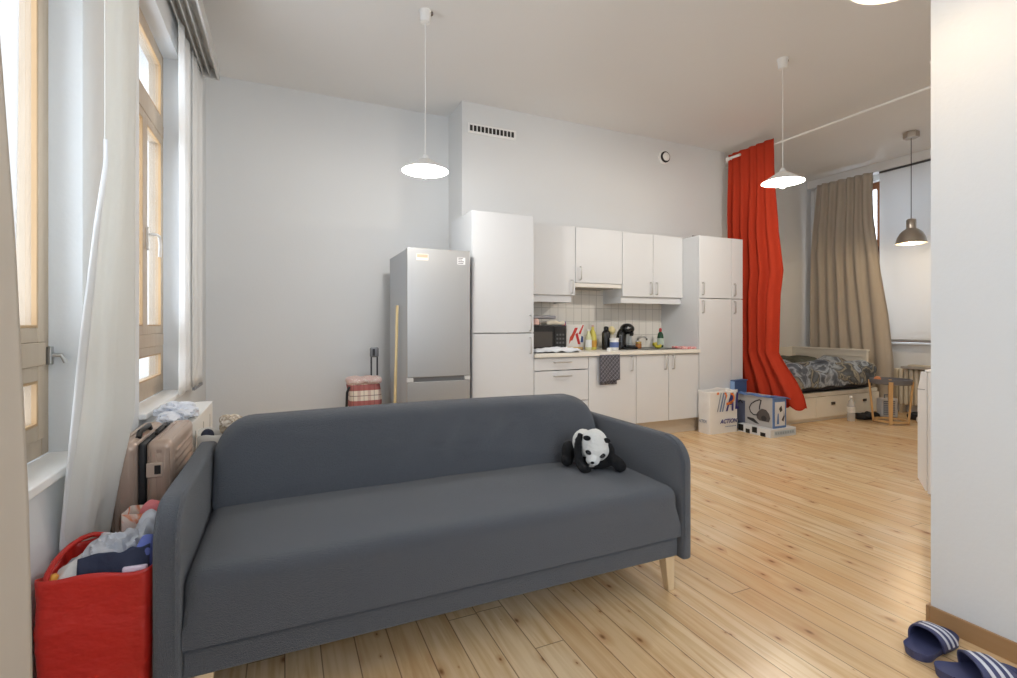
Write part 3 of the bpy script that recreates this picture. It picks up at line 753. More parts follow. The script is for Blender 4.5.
def lump(name, label, cat, x0, x1, y0, y1, z0, z1, m, amp=0.012, sc=14, r=None, group=None, seed=0, rot=None):
    h = min(x1-x0, y1-y0, z1-z0)
    q = B(); q.rbox(x0, x1, y0, y1, z0, z1, r=r or h*0.45, n=(14, 10, 5), rot=rot,
        fn=lambda p: Vector((p.x + nz((p.x, p.y, p.z+seed), sc, amp), p.y + nz((p.y, p.z, p.x+seed), sc, amp), z0 + max(0.0, (p.z-z0) + (nz((p.x, p.y, seed), sc, amp*1.5) if p.z > z0+0.3*(z1-z0) else 0)))))
    o = q.build(name, m, weld=True)
    return tag(o, label, cat, group)
lump('food_pouch', 'grey brown food pouch lying on the left of the microwave top', 'pouch', 2.13, 2.33, 4.34, 4.50, WT+0.264, WT+0.30, mat('pouch_brown', (150, 128, 112), 0.5), seed=1)
lump('food_pouch', 'silver grey wrapped packet lying across the microwave top', 'pouch', 2.20, 2.50, 4.33, 4.47, WT+0.325, WT+0.36, mat('pouch_grey', (150, 150, 156), 0.35), seed=4, amp=0.008)
lump('bread_bag', 'cream paper bag sticking out at the right of the microwave top', 'bag', 2.36, 2.58, 4.29, 4.42, WT+0.264, WT+0.30, mat('paper_cream', (222, 214, 196), 0.8), seed=9)
b = B(); b.lathe(2.235, 4.275, [(0.02, WT+0.264), (0.03, WT+0.27), (0.03, WT+0.31), (0.02, WT+0.325), (0.008, WT+0.328)], n=20)
tag(b.build('small_jar', mat('pink_jar', (222, 186, 176), 0.4)), 'small pale pink jar at the front left of the microwave top', 'jar')
def clothf(u, v):
    return Vector((2.125+0.50*u, 4.06+0.15*v, WT+0.012 + 0.034*math.sin(PI*min(1, max(0, v*1.0)))**0.4*math.sin(PI*u)**0.25 + nz((u*4, v*3, 1), 2.4, 0.012)))
b = B(); b.sheet(clothf, 40, 14)
t = thing('dish_towel', 'white crumpled dish towel lying in front of the microwave', 'towel', (2.37, 4.13, WT))
b.build('cloth', mat('white_towel', (228, 232, 238), 0.9, bump=0.3, bscale=60), t, solid=0.006)
b = B(); b.box(2.15, 2.60, 4.07, 4.20, WT+0.001, WT+0.009); tag(b.build('baking_tray', BLACK, bevel=0.002), 'thin black baking tray under the white towel on the worktop', 'tray')
CER = mat('cereal_white', (232, 230, 226), 0.5)
t = thing('cereal_box', 'white cereal box with red K and swooshes beside the microwave', 'box', (2.81, 4.50, WT), rz=math.radians(-8))
q = B(); q.box(-0.10, 0.10, -0.03, 0.03, 0, 0.27); cb_ = q.build('carton', CER, t, local=True, bevel=0.002); cb_.parent = t
REDP = mat('print_red', (196, 40, 44), 0.5); BLUEP = mat('print_blue', (70, 96, 150), 0.5)
def decal(parent, pts, y, m, name='print', th=0.001):
    q = B(); q.prism(pts, 'y', y-th, y); return q.build(name, m, parent, local=True, smooth=False)
decal(t, [(-0.07, 0.10), (-0.035, 0.10), (0.03, 0.235), (-0.005, 0.235)], -0.0305, REDP)
decal(t, [(-0.075, 0.06), (-0.06, 0.14), (-0.01, 0.19), (0.02, 0.24), (-0.02, 0.15), (-0.05, 0.10)], -0.0316, mat('print_orange_red', (206, 72, 40), 0.5))
decal(t, [(0.0, 0.165), (0.025, 0.185), (0.06, 0.06), (0.03, 0.06)], -0.0305, REDP)
decal(t, [(0.035, 0.17), (0.06, 0.165), (0.098, 0.262), (0.085, 0.266)], -0.0305, REDP)
decal(t, [(0.06, 0.08), (0.09, 0.08), (0.09, 0.14), (0.07, 0.15)], -0.0305, BLUEP)
decal(t, [(-0.09, 0.0), (0.09, 0.0), (0.09, 0.03), (-0.09, 0.035)], -0.0305, mat('print_gold', (214, 180, 120), 0.5))
t = thing('cereal_box', 'blue topped food box between the microwave and the white cereal box', 'box', (2.66, 4.54, WT), rz=0)
q = B(); q.box(-0.045, 0.04, -0.05, 0.05, 0, 0.30); q.build('carton', blotch_mat('box_print', [(0.3, (70, 76, 92)), (0.5, (150, 100, 60)), (0.65, (120, 110, 90))], 18), t, local=True, bevel=0.002)
q = B(); q.box(-0.046, 0.041, -0.051, 0.051, 0.25, 0.301); q.build('top_band', BLUEP, t, local=True)
q = B(); q.box(-0.01, 0.035, -0.0525, -0.0512, 0.255, 0.29); q.build('print', REDP, t, local=True)
def bottle(name, label, x, y, prof, m, capm=None, capprof=None, lab=None, cat='bottle'):
    t = thing(name, label, cat, (x, y, WT))
    q = B(); q.lathe(x, y, [(r, WT+z) for r, z in prof], n=24); q.build('body', m, t)
    if capprof: q = B(); q.lathe(x, y, [(r, WT+z) for r, z in capprof], n=18); q.build('cap', capm, t)
    if lab: q = B(); q.lathe(x, y, [(lab[0], WT+lab[1]), (lab[0], WT+lab[2])], n=24, cap0=False, cap1=False); q.build('paper_label', lab[3], t)
    return t
OIL = mat('oil_yellow', (206, 196, 92), 0.15, spec=0.6); OIL2 = mat('oil_pale', (214, 216, 170), 0.15)
bottle('oil_bottle', 'yellow cooking oil bottle right of the white cereal box', 3.005, 4.44, [(0.038, 0), (0.042, 0.01), (0.042, 0.14), (0.03, 0.19), (0.014, 0.22)], OIL, mat('cap_yellow', (214, 204, 90), 0.4), [(0.016, 0.22), (0.016, 0.245)], (0.043, 0.03, 0.10, mat('label_amber', (200, 150, 60), 0.6)))
bottle('oil_bottle', 'pale greenish bottle directly beside the cereal box', 2.925, 4.40, [(0.03, 0), (0.034, 0.01), (0.034, 0.13), (0.02, 0.17), (0.012, 0.2)], OIL2, mat('cap_white', (230, 230, 226), 0.4), [(0.014, 0.2), (0.014, 0.22)], (0.035, 0.03, 0.11, mat('label_white', (224, 228, 226), 0.6)))
bottle('sauce_bottle', 'tall olive green bottle behind the yellow oil bottle', 3.06, 4.52, [(0.03, 0), (0.033, 0.01), (0.033, 0.15), (0.014, 0.20), (0.013, 0.24)], mat('olive_glass', (150, 160, 70), 0.15), mat('cap_pink', (214, 170, 160), 0.4), [(0.015, 0.24), (0.015, 0.262)])
bottle('drink_bottle', 'matte black drinking bottle left of the coffee machine', 3.15, 4.40, [(0.042, 0), (0.046, 0.01), (0.046, 0.18), (0.03, 0.205), (0.02, 0.21)], BLACK, BLACK, [(0.02, 0.21), (0.026, 0.215), (0.026, 0.24), (0.012, 0.25)])
bottle('white_tub', 'white tub with blue print in front of the black bottle', 3.16, 4.27, [(0.042, 0), (0.046, 0.008), (0.046, 0.105), (0.042, 0.11)], mat('tub_white', (226, 226, 224), 0.4), mat('tub_white', (226, 226, 224), 0.4), [(0.049, 0.11), (0.049, 0.128)], (0.0468, 0.03, 0.085, mat('label_blue', (88, 108, 160), 0.6)), cat='tub')
bottle('small_cup', 'small black cup between the white tub and the coffee machine', 3.235, 4.30, [(0.026, 0), (0.03, 0.01), (0.034, 0.085), (0.03, 0.085), (0.026, 0.02)], BLACK, cat='cup')
b = B(); b.lathe(2.985, 4.12, [(0.02, WT), (0.024, WT+0.01), (0.022, WT+0.03), (0.008, WT+0.036)], n=16); tag(b.build('garlic_bulb', WHITE), 'tiny white lump of garlic at the worktop edge below the oil bottles', 'garlic')
t = thing('dish_brush', 'round cream dish brush standing in a black holder by the coffee machine', 'brush', (3.26, 4.45, WT))
b = B(); b.lathe(3.26, 4.45, [(0.03, WT), (0.035, WT+0.01), (0.036, WT+0.10), (0.032, WT+0.10), (0.028, WT+0.02)], n=20); b.build('holder', BLACK, t)
b = B(); b.cyl((3.26, 4.45, WT+0.02), (3.26, 4.45, WT+0.17), 0.007, n=10); b.build('handle', mat('brush_handle', (200, 196, 180), 0.5), t)
b = B(); b.ell((3.26, 4.45, WT+0.205), (0.042, 0.03, 0.045), 20, 14, fn=lambda p: p + Vector((nz(p, 60, .006), nz(p+Vector((3, 0, 0)), 60, .006), nz(p, 50, .006)))); b.build('brush_head', mat('brush_cream', (224, 210, 160), 0.9), t)
# capsule coffee machine
t = thing('coffee_machine', 'black rounded capsule coffee machine on the worktop in front of the tiles', 'coffee machine', (3.38, 4.36, WT))
BL2 = mat('gloss_black', (18, 18, 20), 0.18)
x, y = 3.385, 4.36
b = B(); b.rbox(x-0.075, x+0.075, y-0.11, y+0.09, WT, WT+0.028, r=0.012, n=(3, 3, 1)); b.build('base', BL2, t, weld=True)
b = B(); b.tube([(x-0.045, y+0.03, WT+0.02), (x-0.05, y+0.03, WT+0.10), (x-0.035, y+0.03, WT+0.17), (x-0.01, y+0.02, WT+0.22)], 0.05, n=20, radii=[0.06, 0.058, 0.052, 0.045]); b.build('body', BL2, t)
b = B(); b.ell((x+0.005, y-0.01, WT+0.222), (0.074, 0.085, 0.06), 28, 18); h = b.build('head', BL2, t)
b = B(); b.lathe(x+0.02, y-0.065, [(0.014, WT+0.145), (0.02, WT+0.15), (0.026, WT+0.185)], n=18); b.build('spout', BLACK, h)
b = B(); b.ell((x-0.03, y-0.075, WT+0.232), (0.016, 0.012, 0.016), 14, 10); b.build('button', mat('silver_button', (170, 172, 176), 0.3, 0.8), h)
b = B(); b.lathe(x+0.02, y-0.06, [(0.042, WT+0.029), (0.048, WT+0.036), (0.048, WT+0.05)], n=22); b.build('drip_tray', mat('dark_steel', (90, 92, 96), 0.3, 0.7), t)
b = B(); b.rbox(x+0.045, x+0.085, y+0.0, y+0.08, WT+0.02, WT+0.19, r=0.018, n=(2, 2, 4)); b.build('water_tank', mat('tank_clear', (190, 200, 206), 0.08, alpha=0.5), t, weld=True)
bottle('spice_jar', 'small amber jar with golden lid right of the coffee machine', 3.60, 4.42, [(0.03, 0), (0.034, 0.008), (0.034, 0.05), (0.028, 0.058)], mat('amber', (170, 110, 60), 0.25), mat('gold_lid', (200, 168, 96), 0.35, 0.5), [(0.033, 0.058), (0.033, 0.078)], cat='jar')
SINK = mat('sink_steel', (120, 122, 124), 0.35, 0.9)
t = thing('sink', 'stainless steel sink set into the worktop below the wide wall cabinet', 'sink', (3.7, 4.38, WT))
b = B()
for a in ((3.46, 3.98, 4.14, 4.20), (3.46, 3.98, 4.54, 4.60), (3.46, 3.54, 4.20, 4.54), (3.90, 3.98, 4.20, 4.54)): b.box(*a, WT+0.0005, WT+0.006)
b.build('rim', SINK, t)
b = B(); b.rbox(3.535, 3.905, 4.195, 4.545, WT+0.001, WT+0.004, r=0.001, n=(2, 2, 1)); b.build('basin', SINK, t)
t = thing('tap', 'chrome mixer tap behind the sink', 'tap', (3.70, 4.57, WT))
b = B(); b.lathe(3.70, 4.57, [(0.026, WT+0.0062), (0.024, WT+0.04), (0.022, WT+0.08)], n=18); b.build('body', CHROME, t)
b = B(); b.tube([(3.70, 4.57, WT+0.07), (3.70, 4.55, WT+0.12), (3.70, 4.50, WT+0.135), (3.70, 4.42, WT+0.12), (3.70, 4.40, WT+0.10)], 0.011); b.build('spout', CHROME, t)
b = B(); b.tube([(3.70, 4.57, WT+0.08), (3.73, 4.57, WT+0.11), (3.76, 4.56, WT+0.125)], 0.008); b.build('lever', CHROME, t)
for k, (bx_, by_, a_) in enumerate(((3.72, 4.24, 0.2), (3.73, 4.30, 0.55))):
    b = B(); pts = []; rr = []
    for i in range(9):
        s_ = (i-4)/4; th = a_ + s_*0.8
        pts.append((bx_+0.075*math.sin(s_*1.1), by_+0.03*s_*(1+k), WT+0.024+0.02*k+0.035*(1-math.cos(s_*1.3)))); rr.append(0.006+0.014*(1-abs(s_)**3))
    b.tube(pts, 0.018, n=10, radii=rr)
    tag(b.build('banana', mat('banana', (196, 186, 60), 0.5, var=0.15, vscale=30)), ['greenish yellow banana lying in front by the sink', 'greenish yellow banana lying across the other beside the sink'][k], 'banana', 'bananas beside the sink')
t = bottle('soap_bottle', 'dark green dish soap bottle with red cap at the right of the worktop', 3.985, 4.50, [(0.03, 0), (0.036, 0.01), (0.036, 0.12), (0.03, 0.16), (0.014, 0.185)], mat('green_soap', (36, 74, 50), 0.2), mat('red_cap', (176, 44, 50), 0.4), [(0.014, 0.185), (0.017, 0.19), (0.015, 0.22), (0.008, 0.228)], (0.0368, 0.03, 0.11, mat('label_pale', (184, 200, 186), 0.6)))
lump('dish_cloth', 'pink and white dish cloth at the right end of the worktop', 'cloth', 3.93, 4.12, 4.08, 4.26, WT+0.001, WT+0.022, blotch_mat('pink_cloth', [(0.35, (206, 110, 112)), (0.5, (222, 190, 188)), (0.6, (200, 96, 100))], 22), amp=0.01)
# towel hung from the door
TOW = plaid_mat('towel_check', (84, 84, 92), [(0, 34, (150, 150, 160), 0.0, 0.14, 0.7), (2, 34, (150, 150, 160), 0.0, 0.14, 0.7), (2, 17, (60, 60, 66), 0.2, 0.5, 0.4)], diag=PI/4)
t = thing('hand_towel', 'dark grey checked hand towel hanging from the worktop edge over a white door', 'towel', (2.93, 4.03, 0.6))
b = B(); b.sheet(lambda u, v: Vector((2.81+0.24*u, 4.036-0.006-0.006*math.sin(u*9)*v, 0.872-(0.283-0.03*u)*v)), 24, 16); b.build('cloth', TOW, t, solid=0.006)
b = B(); b.sheet(lambda u, v: Vector((2.822+0.20*u, 4.046-0.004*math.sin(u*8)*v, 0.86-0.285*v)), 16, 14); b.build('back_layer', TOW, t, solid=0.005)
# ------------------------------------------------------------------ curtains
def interp(tab, z):
    """tab: list of (z, value...) descending z"""
    if z >= tab[0][0]: return tab[0][1:]
    for a, b_ in zip(tab, tab[1:]):
        if a[0] >= z >= b_[0]:
            f = (a[0]-z)/(a[0]-b_[0]) if a[0] != b_[0] else 0
            return tuple(p+(q-p)*f for p, q in zip(a[1:], b_[1:]))
    return tab[-1][1:]
def curtain(name, label, cat, left, right, zt, zb, m, folds=8, amp=0.02, nu=160, nv=60, th=0.0025, extra=None, phase=0.0, parent=None, group=None):
    """left/right: tables (z, x, y) of the two edges; folds run down between them"""
    def f(u, v):
        z = zt + (zb(u)-zt)*v if callable(zb) else zt + (zb-zt)*v
        l = interp(left, z); r = interp(right, z)
        p = Vector((l[0]+(r[0]-l[0])*u, l[1]+(r[1]-l[1])*u, z))
        d = Vector((r[0]-l[0], r[1]-l[1], 0)); d.normalize(); n = Vector((-d.y, d.x, 0))
        uu = u + 0.02*nz((u*3, v*2, phase), 2.0)
        a = amp(z) if callable(amp) else amp
        w = math.sin(2*PI*folds*uu + phase + 1.9*nz((u*2.4, v*1.1, 5+phase), 1.5))
        w = math.copysign(abs(w)**0.8, w)
        p += n*a*w*(0.75+0.5*nz((u*6, 1, phase), 1.0)) 
        if extra: p = extra(p, u, v, n, d)
        return p
    q = B(); q.sheet(f, nu, nv)
    o = q.build(name, m, parent, solid=th, angle=70)
    if label: tag(o, label, cat, group)
    return o
SHEER = cloth_mat('white_panel_fabric', (232, 232, 228), 0.30, 0.0)
SHEER2 = cloth_mat('thin_white_fabric', (246, 247, 247), 0.40, 0.12)
BEIGE = cloth_mat('beige_fabric', (212, 204, 192), 0.22)
TAUPE = cloth_mat('taupe_fabric', (192, 184, 172), 0.15)
RED = cloth_mat('red_fabric', (188, 66, 45), 0.15)
# near panel at the left edge
curtain('curtain', 'beige curtain panel filling the left edge of the photo, nearest the camera', 'curtain',
        [(3.06, -0.5, 0.95), (0.02, -0.5, 0.95)], [(3.06, -0.5, 1.20), (1.83, -0.5, 1.262), (1.35, -0.5, 1.335), (0.8, -0.5, 1.385), (0.02, -0.5, 1.425)], 3.06, 0.02, BEIGE, folds=1.5, amp=0.012, nu=40, nv=40)
curtain('curtain', 'thin white curtain panel between the beige curtain and the nearest window', 'curtain',
        [(3.06, -0.585, 1.15), (0.35, -0.585, 1.2)], [(3.06, -0.585, 1.585), (1.2, -0.585, 1.55), (0.35, -0.585, 1.47)], 3.06, 0.35, SHEER2, folds=2, amp=0.008, nu=40, nv=40)
# white panel on the pier with the turned-back edge
def fold_edge(p, u, v, n, d):
    if u < 0.14:
        k = (0.14-u)/0.14; s = min(1, max(0, (v-0.45)/0.3)); p += Vector((-0.006*k*s, 0.0, 0))
    p.x += 0.012*math.sin(u*5+1)*v
    return p
curtain('curtain', 'large white curtain panel between the two windows with its lower corner pulled aside', 'curtain',
        [(3.06, -0.49, 1.845), (1.67, -0.5, 1.888), (1.47, -0.51, 1.84), (1.135, -0.54, 1.83), (0.81, -0.575, 1.86), (0.52, -0.618, 1.93), (0.30, -0.620, 2.0)],
        [(3.06, -0.50, 2.237), (0.85, -0.50, 2.237), (0.6, -0.54, 2.21), (0.30, -0.575, 2.17)], 3.06, 0.30, SHEER, folds=1.3, amp=0.008, nu=70, nv=80, extra=fold_edge, phase=0.6)
PC = [o for o in bpy.data.objects if 'pulled aside' in o.get('label', '')][0]
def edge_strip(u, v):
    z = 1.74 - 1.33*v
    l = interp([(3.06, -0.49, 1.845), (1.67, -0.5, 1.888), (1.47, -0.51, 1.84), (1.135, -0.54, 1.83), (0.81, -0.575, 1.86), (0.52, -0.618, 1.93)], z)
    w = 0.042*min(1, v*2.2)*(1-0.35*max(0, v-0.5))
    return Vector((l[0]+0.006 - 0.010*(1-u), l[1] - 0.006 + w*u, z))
q = B(); q.sheet(edge_strip, 4, 40); q.build('backlit_turned_edge', cloth_mat('backlit_edge_white', (246, 247, 248), 0.5), PC, solid=0.0015)  # brighter, more translucent white puts the backlight into this edge's colour
# overlapping thin panels beyond the far left window
curtain('curtain', 'narrow white curtain panel hanging right beside the far left window', 'curtain',
        [(3.06, -0.59, 3.62), (0.72, -0.59, 3.62)], [(3.06, -0.59, 4.04), (0.72, -0.59, 4.04)], 3.06, 0.735, SHEER2, folds=2.2, amp=0.012, nu=50, nv=30, phase=2)
curtain('curtain', 'white curtain panel with bottom bar nearest the back wall corner', 'curtain',
        [(3.06, -0.575, 4.0), (0.72, -0.575, 4.0)], [(3.06, -0.575, 4.36), (0.72, -0.575, 4.36)], 3.06, 0.735, SHEER2, folds=1.5, amp=0.008, nu=50, nv=30, phase=1)
b = B(); b.box(-0.556, -0.540, 3.90, 4.36, 0.712, 0.73); b.box(-0.60, -0.585, 3.60, 3.90, 0.712, 0.73)
c_ = [o for o in bpy.data.objects if o.name.startswith('curtain.') and 'bottom bar' in o.get('label', '')][0]
b.bm.free(); b = B(); b.box(-0.583, -0.567, 4.0, 4.36, 0.715, 0.733); b.build('bottom_bar', mat('bar_grey', (140, 142, 146), 0.4, 0.5), c_)

# red curtain on its rod
def redx(p, u, v, n, d):
    z = p.z
    if z > 3.15: p += n*0.0
    # gathered knot of folds at the camera edge, then the flare
    s = max(0, min(1, (1.25-z)/0.9))
    p += n*0.03*s*nz((u*7, v*5, 2), 1.0) + d*0.03*s*nz((u*4, v*7, 8), 1.0)
    if z > 2.6: p -= n*0.0
    return p
t = thing('red_curtain', 'long bright red curtain gathered on a white rod beside the right tall cabinet', 'curtain', (5.0, 4.1, 0.26))
curtain('cloth', None, None, [(3.25, 4.965, 4.40), (2.0, 4.98, 4.42), (0.2, 4.98, 4.42)],
        [(3.25, 4.965, 3.79), (2.2, 4.97, 3.745), (1.77, 4.98, 3.69), (1.5, 4.98, 3.725), (0.85, 4.98, 3.74), (0.58, 4.97, 3.54), (0.42, 4.96, 3.45), (0.27, 4.96, 3.40)], 3.25, lambda u: 0.30-0.03*u+0.02*math.sin(u*40), RED, folds=5.5, amp=lambda z: 0.016 if z > 3.1 else 0.016+0.038*min(1, (3.1-z)/0.8), nu=260, nv=110, extra=redx, parent=t)
t = thing('curtain_rod', 'thin white curtain rod running under the ceiling from the red curtain', 'curtain rod', (5.0, 3.4, 3.19))
b = B(); b.cyl((5.0, 4.40, 3.19), (5.0, 2.05, 3.19), 0.011, n=14); b.build('rod', WHITE, t)
b = B(); b.cyl((5.0, 4.43, 3.19), (5.0, 4.39, 3.19), 0.02, n=16); b.ell((5.0, 4.44, 3.19), (0.024, 0.024, 0.024), 14, 10); b.build('finial', WHITE, t)
for y in (2.31,):
    b = B(); b.lathe(5.0, y, [(0.012, 3.195), (0.012, CH-0.02), (0.03, CH-0.015), (0.03, CH)], n=14); b.build('ceiling_bracket', WHITE, t)
# sleeve part of the rod in front at the wall side
b = B(); b.cyl((4.93, 4.37, 3.19), (4.93, 4.20, 3.19), 0.016, n=14); b.ell((4.93, 4.38, 3.19), (0.026, 0.026, 0.026), 14, 10); b.tube([(4.93, 4.36, 3.19), (5.0, 4.37, 3.19)], 0.008); b.build('rod_end', WHITE, t)

# taupe curtain and panels at the right window
curtain('taupe_curtain', 'long grey beige curtain with soft folds at the right window, swept to one side', 'curtain',
        [(3.28, 7.36, 4.87), (2.2, 7.36, 4.98), (0.2, 7.36, 4.98)], [(3.28, 7.40, 4.13), (2.6, 7.40, 4.11), (1.9, 7.39, 4.03), (1.3, 7.37, 3.92), (0.7, 7.30, 3.82), (0.1, 7.28, 3.80)], 3.28, 0.1, TAUPE, folds=6.5, amp=0.035, nu=200, nv=50)
curtain('sheer_curtain', 'narrow white sheer curtain in the corner left of the taupe curtain', 'curtain',
        [(3.27, 7.50, 5.07), (0.2, 7.50, 5.07)], [(3.27, 7.50, 4.80), (0.2, 7.50, 4.80)], 3.27, 0.2, SHEER2, folds=2.5, amp=0.02, nu=60, nv=30)
t = thing('panel_blind', 'flat white panel blind hanging over the right window', 'blind', (7.5, 3.4, 0.95))
b = B(); b.box(7.493, 7.497, 2.2, 4.09, 0.97, 3.28); b.build('panel', cloth_mat('blind_fabric', (228, 230, 230), 0.24, 0.0, (236, 240, 244)), t, smooth=False)
b = B(); b.box(7.485, 7.505, 2.2, 4.09, 0.945, 0.97); b.build('bottom_bar', mat('bar_grey2', (170, 172, 176), 0.4, 0.4), t, bevel=0.002)
b = B(); b.box(7.482, 7.508, 2.2, 4.09, 3.255, 3.279); b.build('top_bar', mat('bar_dark', (72, 72, 74), 0.5), t)

# ------------------------------------------------------------------ daybed
DW = mat('daybed_white', (228, 224, 212), 0.4)
BX0, BX1, BY0, BY1 = 5.10, 7.02, 3.86, 5.06
t = thing('daybed', 'white panelled daybed with drawers in the corner behind the red curtain', 'bed', (6.1, 4.5, 0))
b = B(); b.box(BX0, BX1, BY0+0.022, BY1, 0.06, 0.30); b.build('body', DW, t, bevel=0.004)
b = B(); b.box(BX0, BX1, BY0-0.004, BY0+0.03, 0.301, 0.352); b.box(BX0, BX1, BY0+0.03, BY1, 0.301, 0.33); b.build('frame_rail', DW, t, bevel=0.004)
b = B(); b.box(BX0+.03, BX1-.03, BY0+0.035, BY0+0.06, 0, 0.059); b.build('plinth', DW, t)
for k in range(3):
    x0 = 5.175 + k*0.63; b = B(); b.box(x0+0.003, x0+0.625, BY0, BY0+0.02, 0.045, 0.296); d = b.build('drawer', DW, t, bevel=0.003)
    b = B(); b.box(x0+0.275, x0+0.345, BY0-0.012, BY0, 0.19, 0.222); b.build('cup_handle', mat('dark_knob', (84, 78, 70), 0.4, 0.4), d, bevel=0.004)
def endpanel(x0, x1, y0, y1, top):
    b = B()
    b.box(x0, x1, y0, y0+0.07, 0, top-0.02); b.box(x0, x1, y1-0.07, y1, 0, top-0.02)
    b.box(x0, x1, y0+0.07, y1-0.07, top-0.10, top-0.02); b.box(x0, x1, y0+0.07, y1-0.07, 0.30, 0.38)
    b.box(x0+0.01, x1-0.01, y0+0.07, y1-0.07, 0.38, top-0.10)
    p = b.build('end_panel', DW, t, bevel=0.003)
    b = B(); b.box(x0-0.012, x1+0.012, y0-0.012, y1+0.012, top-0.02, top); b.build('cap_rail', DW, p, bevel=0.003)
endpanel(7.022, 7.066, 3.99, 5.07, 0.835)
b = B(); b.box(BX0+0.02, BX1-0.01, BY1-0.03, BY1+0.012, 0.352, 0.83); b.build('back_panel', DW, t, bevel=0.004)
b = B(); b.rbox(BX0+0.05, BX1-0.02, BY0+0.03, BY1-0.05, 0.353, 0.452, r=0.04, n=(8, 6, 1)); tag(b.build('mattress', mat('mattress_dark', (64, 66, 74), 0.9), weld=True), 'dark grey mattress lying on the daybed under the duvet', 'mattress')
DUV = blotch_mat('duvet_print', [(0.28, (58, 66, 78)), (0.40, (96, 104, 116)), (0.46, (160, 170, 182)), (0.52, (72, 78, 84)), (0.575, (150, 146, 132)), (0.61, (66, 70, 74)), (0.8, (120, 130, 142))], 4.2, distort=0.9, bump=0.8)
def duv(p):
    u = (p.x-5.3)/1.65; v = (p.y-3.83)/0.9
    if p.z > 0.55:
        p.z += 0.05*math.sin(u*7.5+0.6) + 0.04*math.sin(u*17+v*5) + nz((p.x, p.y, 1), 5, 0.05) + 0.06*v
    else: p.z += 0.01*math.sin(p.x*16); p.z -= max(0, (3.90-p.y))*0.9
    p.y += nz((p.x, p.z, 4), 6, 0.03); return p
b = B(); b.rbox(5.30, 6.93, 3.80, 4.52, 0.475, 0.62, r=0.06, n=(60, 24, 3), k=6, fn=duv)
tag(b.build('duvet', DUV, weld=True), 'crumpled grey blue patterned duvet spread over the daybed', 'duvet')
GP = blotch_mat('pillow_green', [(0.35, (62, 64, 56)), (0.55, (86, 88, 78)), (0.7, (56, 56, 50))], 4)
def pil(s): return lambda p: Vector((p.x + nz((p.x, p.y, p.z+s), 5, 0.02), p.y + nz((p.y, p.x, p.z+s), 5, 0.02), p.z + nz((p.x, p.y, s), 6, 0.03)))
b = B(); b.rbox(5.75, 6.35, 4.66, 5.0, 0.50, 0.74, r=0.10, n=(12, 8, 2), k=5, fn=pil(2)); tag(b.build('pillow', GP, weld=True), 'dark olive green pillow with a raised corner at the back of the daybed, left', 'pillow')
b = B(); b.rbox(6.38, 6.98, 4.55, 5.0, 0.50, 0.70, r=0.09, n=(12, 8, 2), k=5, fn=pil(7)); tag(b.build('pillow', GP, weld=True), 'dark olive green pillow against the end panel of the daybed, right', 'pillow')

# ------------------------------------------------------------------ tray table and things by the bed
tx, ty = 6.575, 3.47
FELT = mat('grey_felt', (112, 112, 116), 0.9, var=0.1, vscale=40)
LW = wood_mat('table_leg_wood', (218, 180, 126), (196, 152, 96))
t = thing('tray_table', 'small round table with grey tray top and angled wooden legs beside the bed', 'table', (tx, ty, 0))
b = B(); b.lathe(tx, ty, [(0.19, 0.462), (0.203, 0.47), (0.207, 0.52), (0.199, 0.522), (0.195, 0.482), (0.01, 0.480)], n=44); b.build('tray_top', FELT, t)
base = math.atan2(-ty, -tx)
for k in range(4):
    a = base + 0.02 + k*PI/2; c, s = math.cos(a), math.sin(a)
    b = B(); q0 = Vector((tx+c*0.207, ty+s*0.207, 0.50)); q1 = Vector((tx+c*0.165, ty+s*0.165, 0.0))
    tang = Vector((-s, c, 0)); rad = Vector((c, s, 0))
    vs = []
    for q_, w_ in ((q1, 0.017), (q0, 0.022)):
        for i, j in ((-1, -1), (1, -1), (1, 1), (-1, 1)): vs.append(b.bm.verts.new(q_ + tang*w_*i + rad*0.011*j + (Vector((0, 0, 0)))))
    for f in ((3,2,1,0),(4,5,6,7),(0,1,5,4),(1,2,6,5),(2,3,7,6),(3,0,4,7)): b.bm.faces.new([vs[i] for i in f])
    b.build('leg', LW, t, bevel=0.004)
b = B(); pr = [(0.150, 0.018), (0.172, 0.018), (0.172, 0.04), (0.150, 0.04)]
b.lathe(tx, ty, pr + [pr[0]], n=32, cap0=False, cap1=False); b.build('base_ring', LW, t)
b = B(); b.ell((6.45, 3.40, 0.535+0.0), (0.035, 0.035, 0.035), 14, 10); b.bm.free()
b = B(); b.ell((6.46, 3.55, 0.517), (0.036, 0.036, 0.034), 18, 12); tag(b.build('orange_fruit', mat('orange_peel', (204, 132, 88), 0.55, bump=0.2, bscale=80)), 'small orange fruit on the tray table edge by the bed', 'fruit')
b = B(); b.box(6.62, 6.74, 3.38, 3.50, 0.4825, 0.492, rot=Matrix.Rotation(0.4, 3, 'Z')); tag(b.build('phone', mat('white_plastic', (214, 216, 218), 0.3), bevel=0.003), 'small flat white device on the grey tray table', 'device')
t = thing('fan_heater', 'small white fan heater with grille on the floor behind the tray table', 'heater', (6.86, 3.66, 0), rz=-0.45)
q = B(); q.box(-0.10, 0.10, -0.05, 0.05, 0.02, 0.25); q.build('body', mat('heater_white', (200, 202, 206), 0.4), t, local=True, bevel=0.012, seg=3)
q = B(); q.box(-0.08, 0.06, -0.054, -0.0505, 0.05, 0.22); g_ = q.build('grille', mat('grille_grey', (120, 126, 136), 0.5), t, local=True)
for k in range(6):
    q = B(); z = 0.065+k*0.026; q.box(-0.078, 0.058, -0.058, -0.0545, z, z+0.008); q.build('slat', mat('heater_white', (200, 202, 206), 0.4), g_, local=True)
q = B(); q.tube([(-0.03, 0, 0.25), (-0.03, 0, 0.29), (0.03, 0, 0.29), (0.03, 0, 0.25)], 0.008); q.build('handle', mat('grille_grey', (120, 126, 136), 0.5), t, local=True)
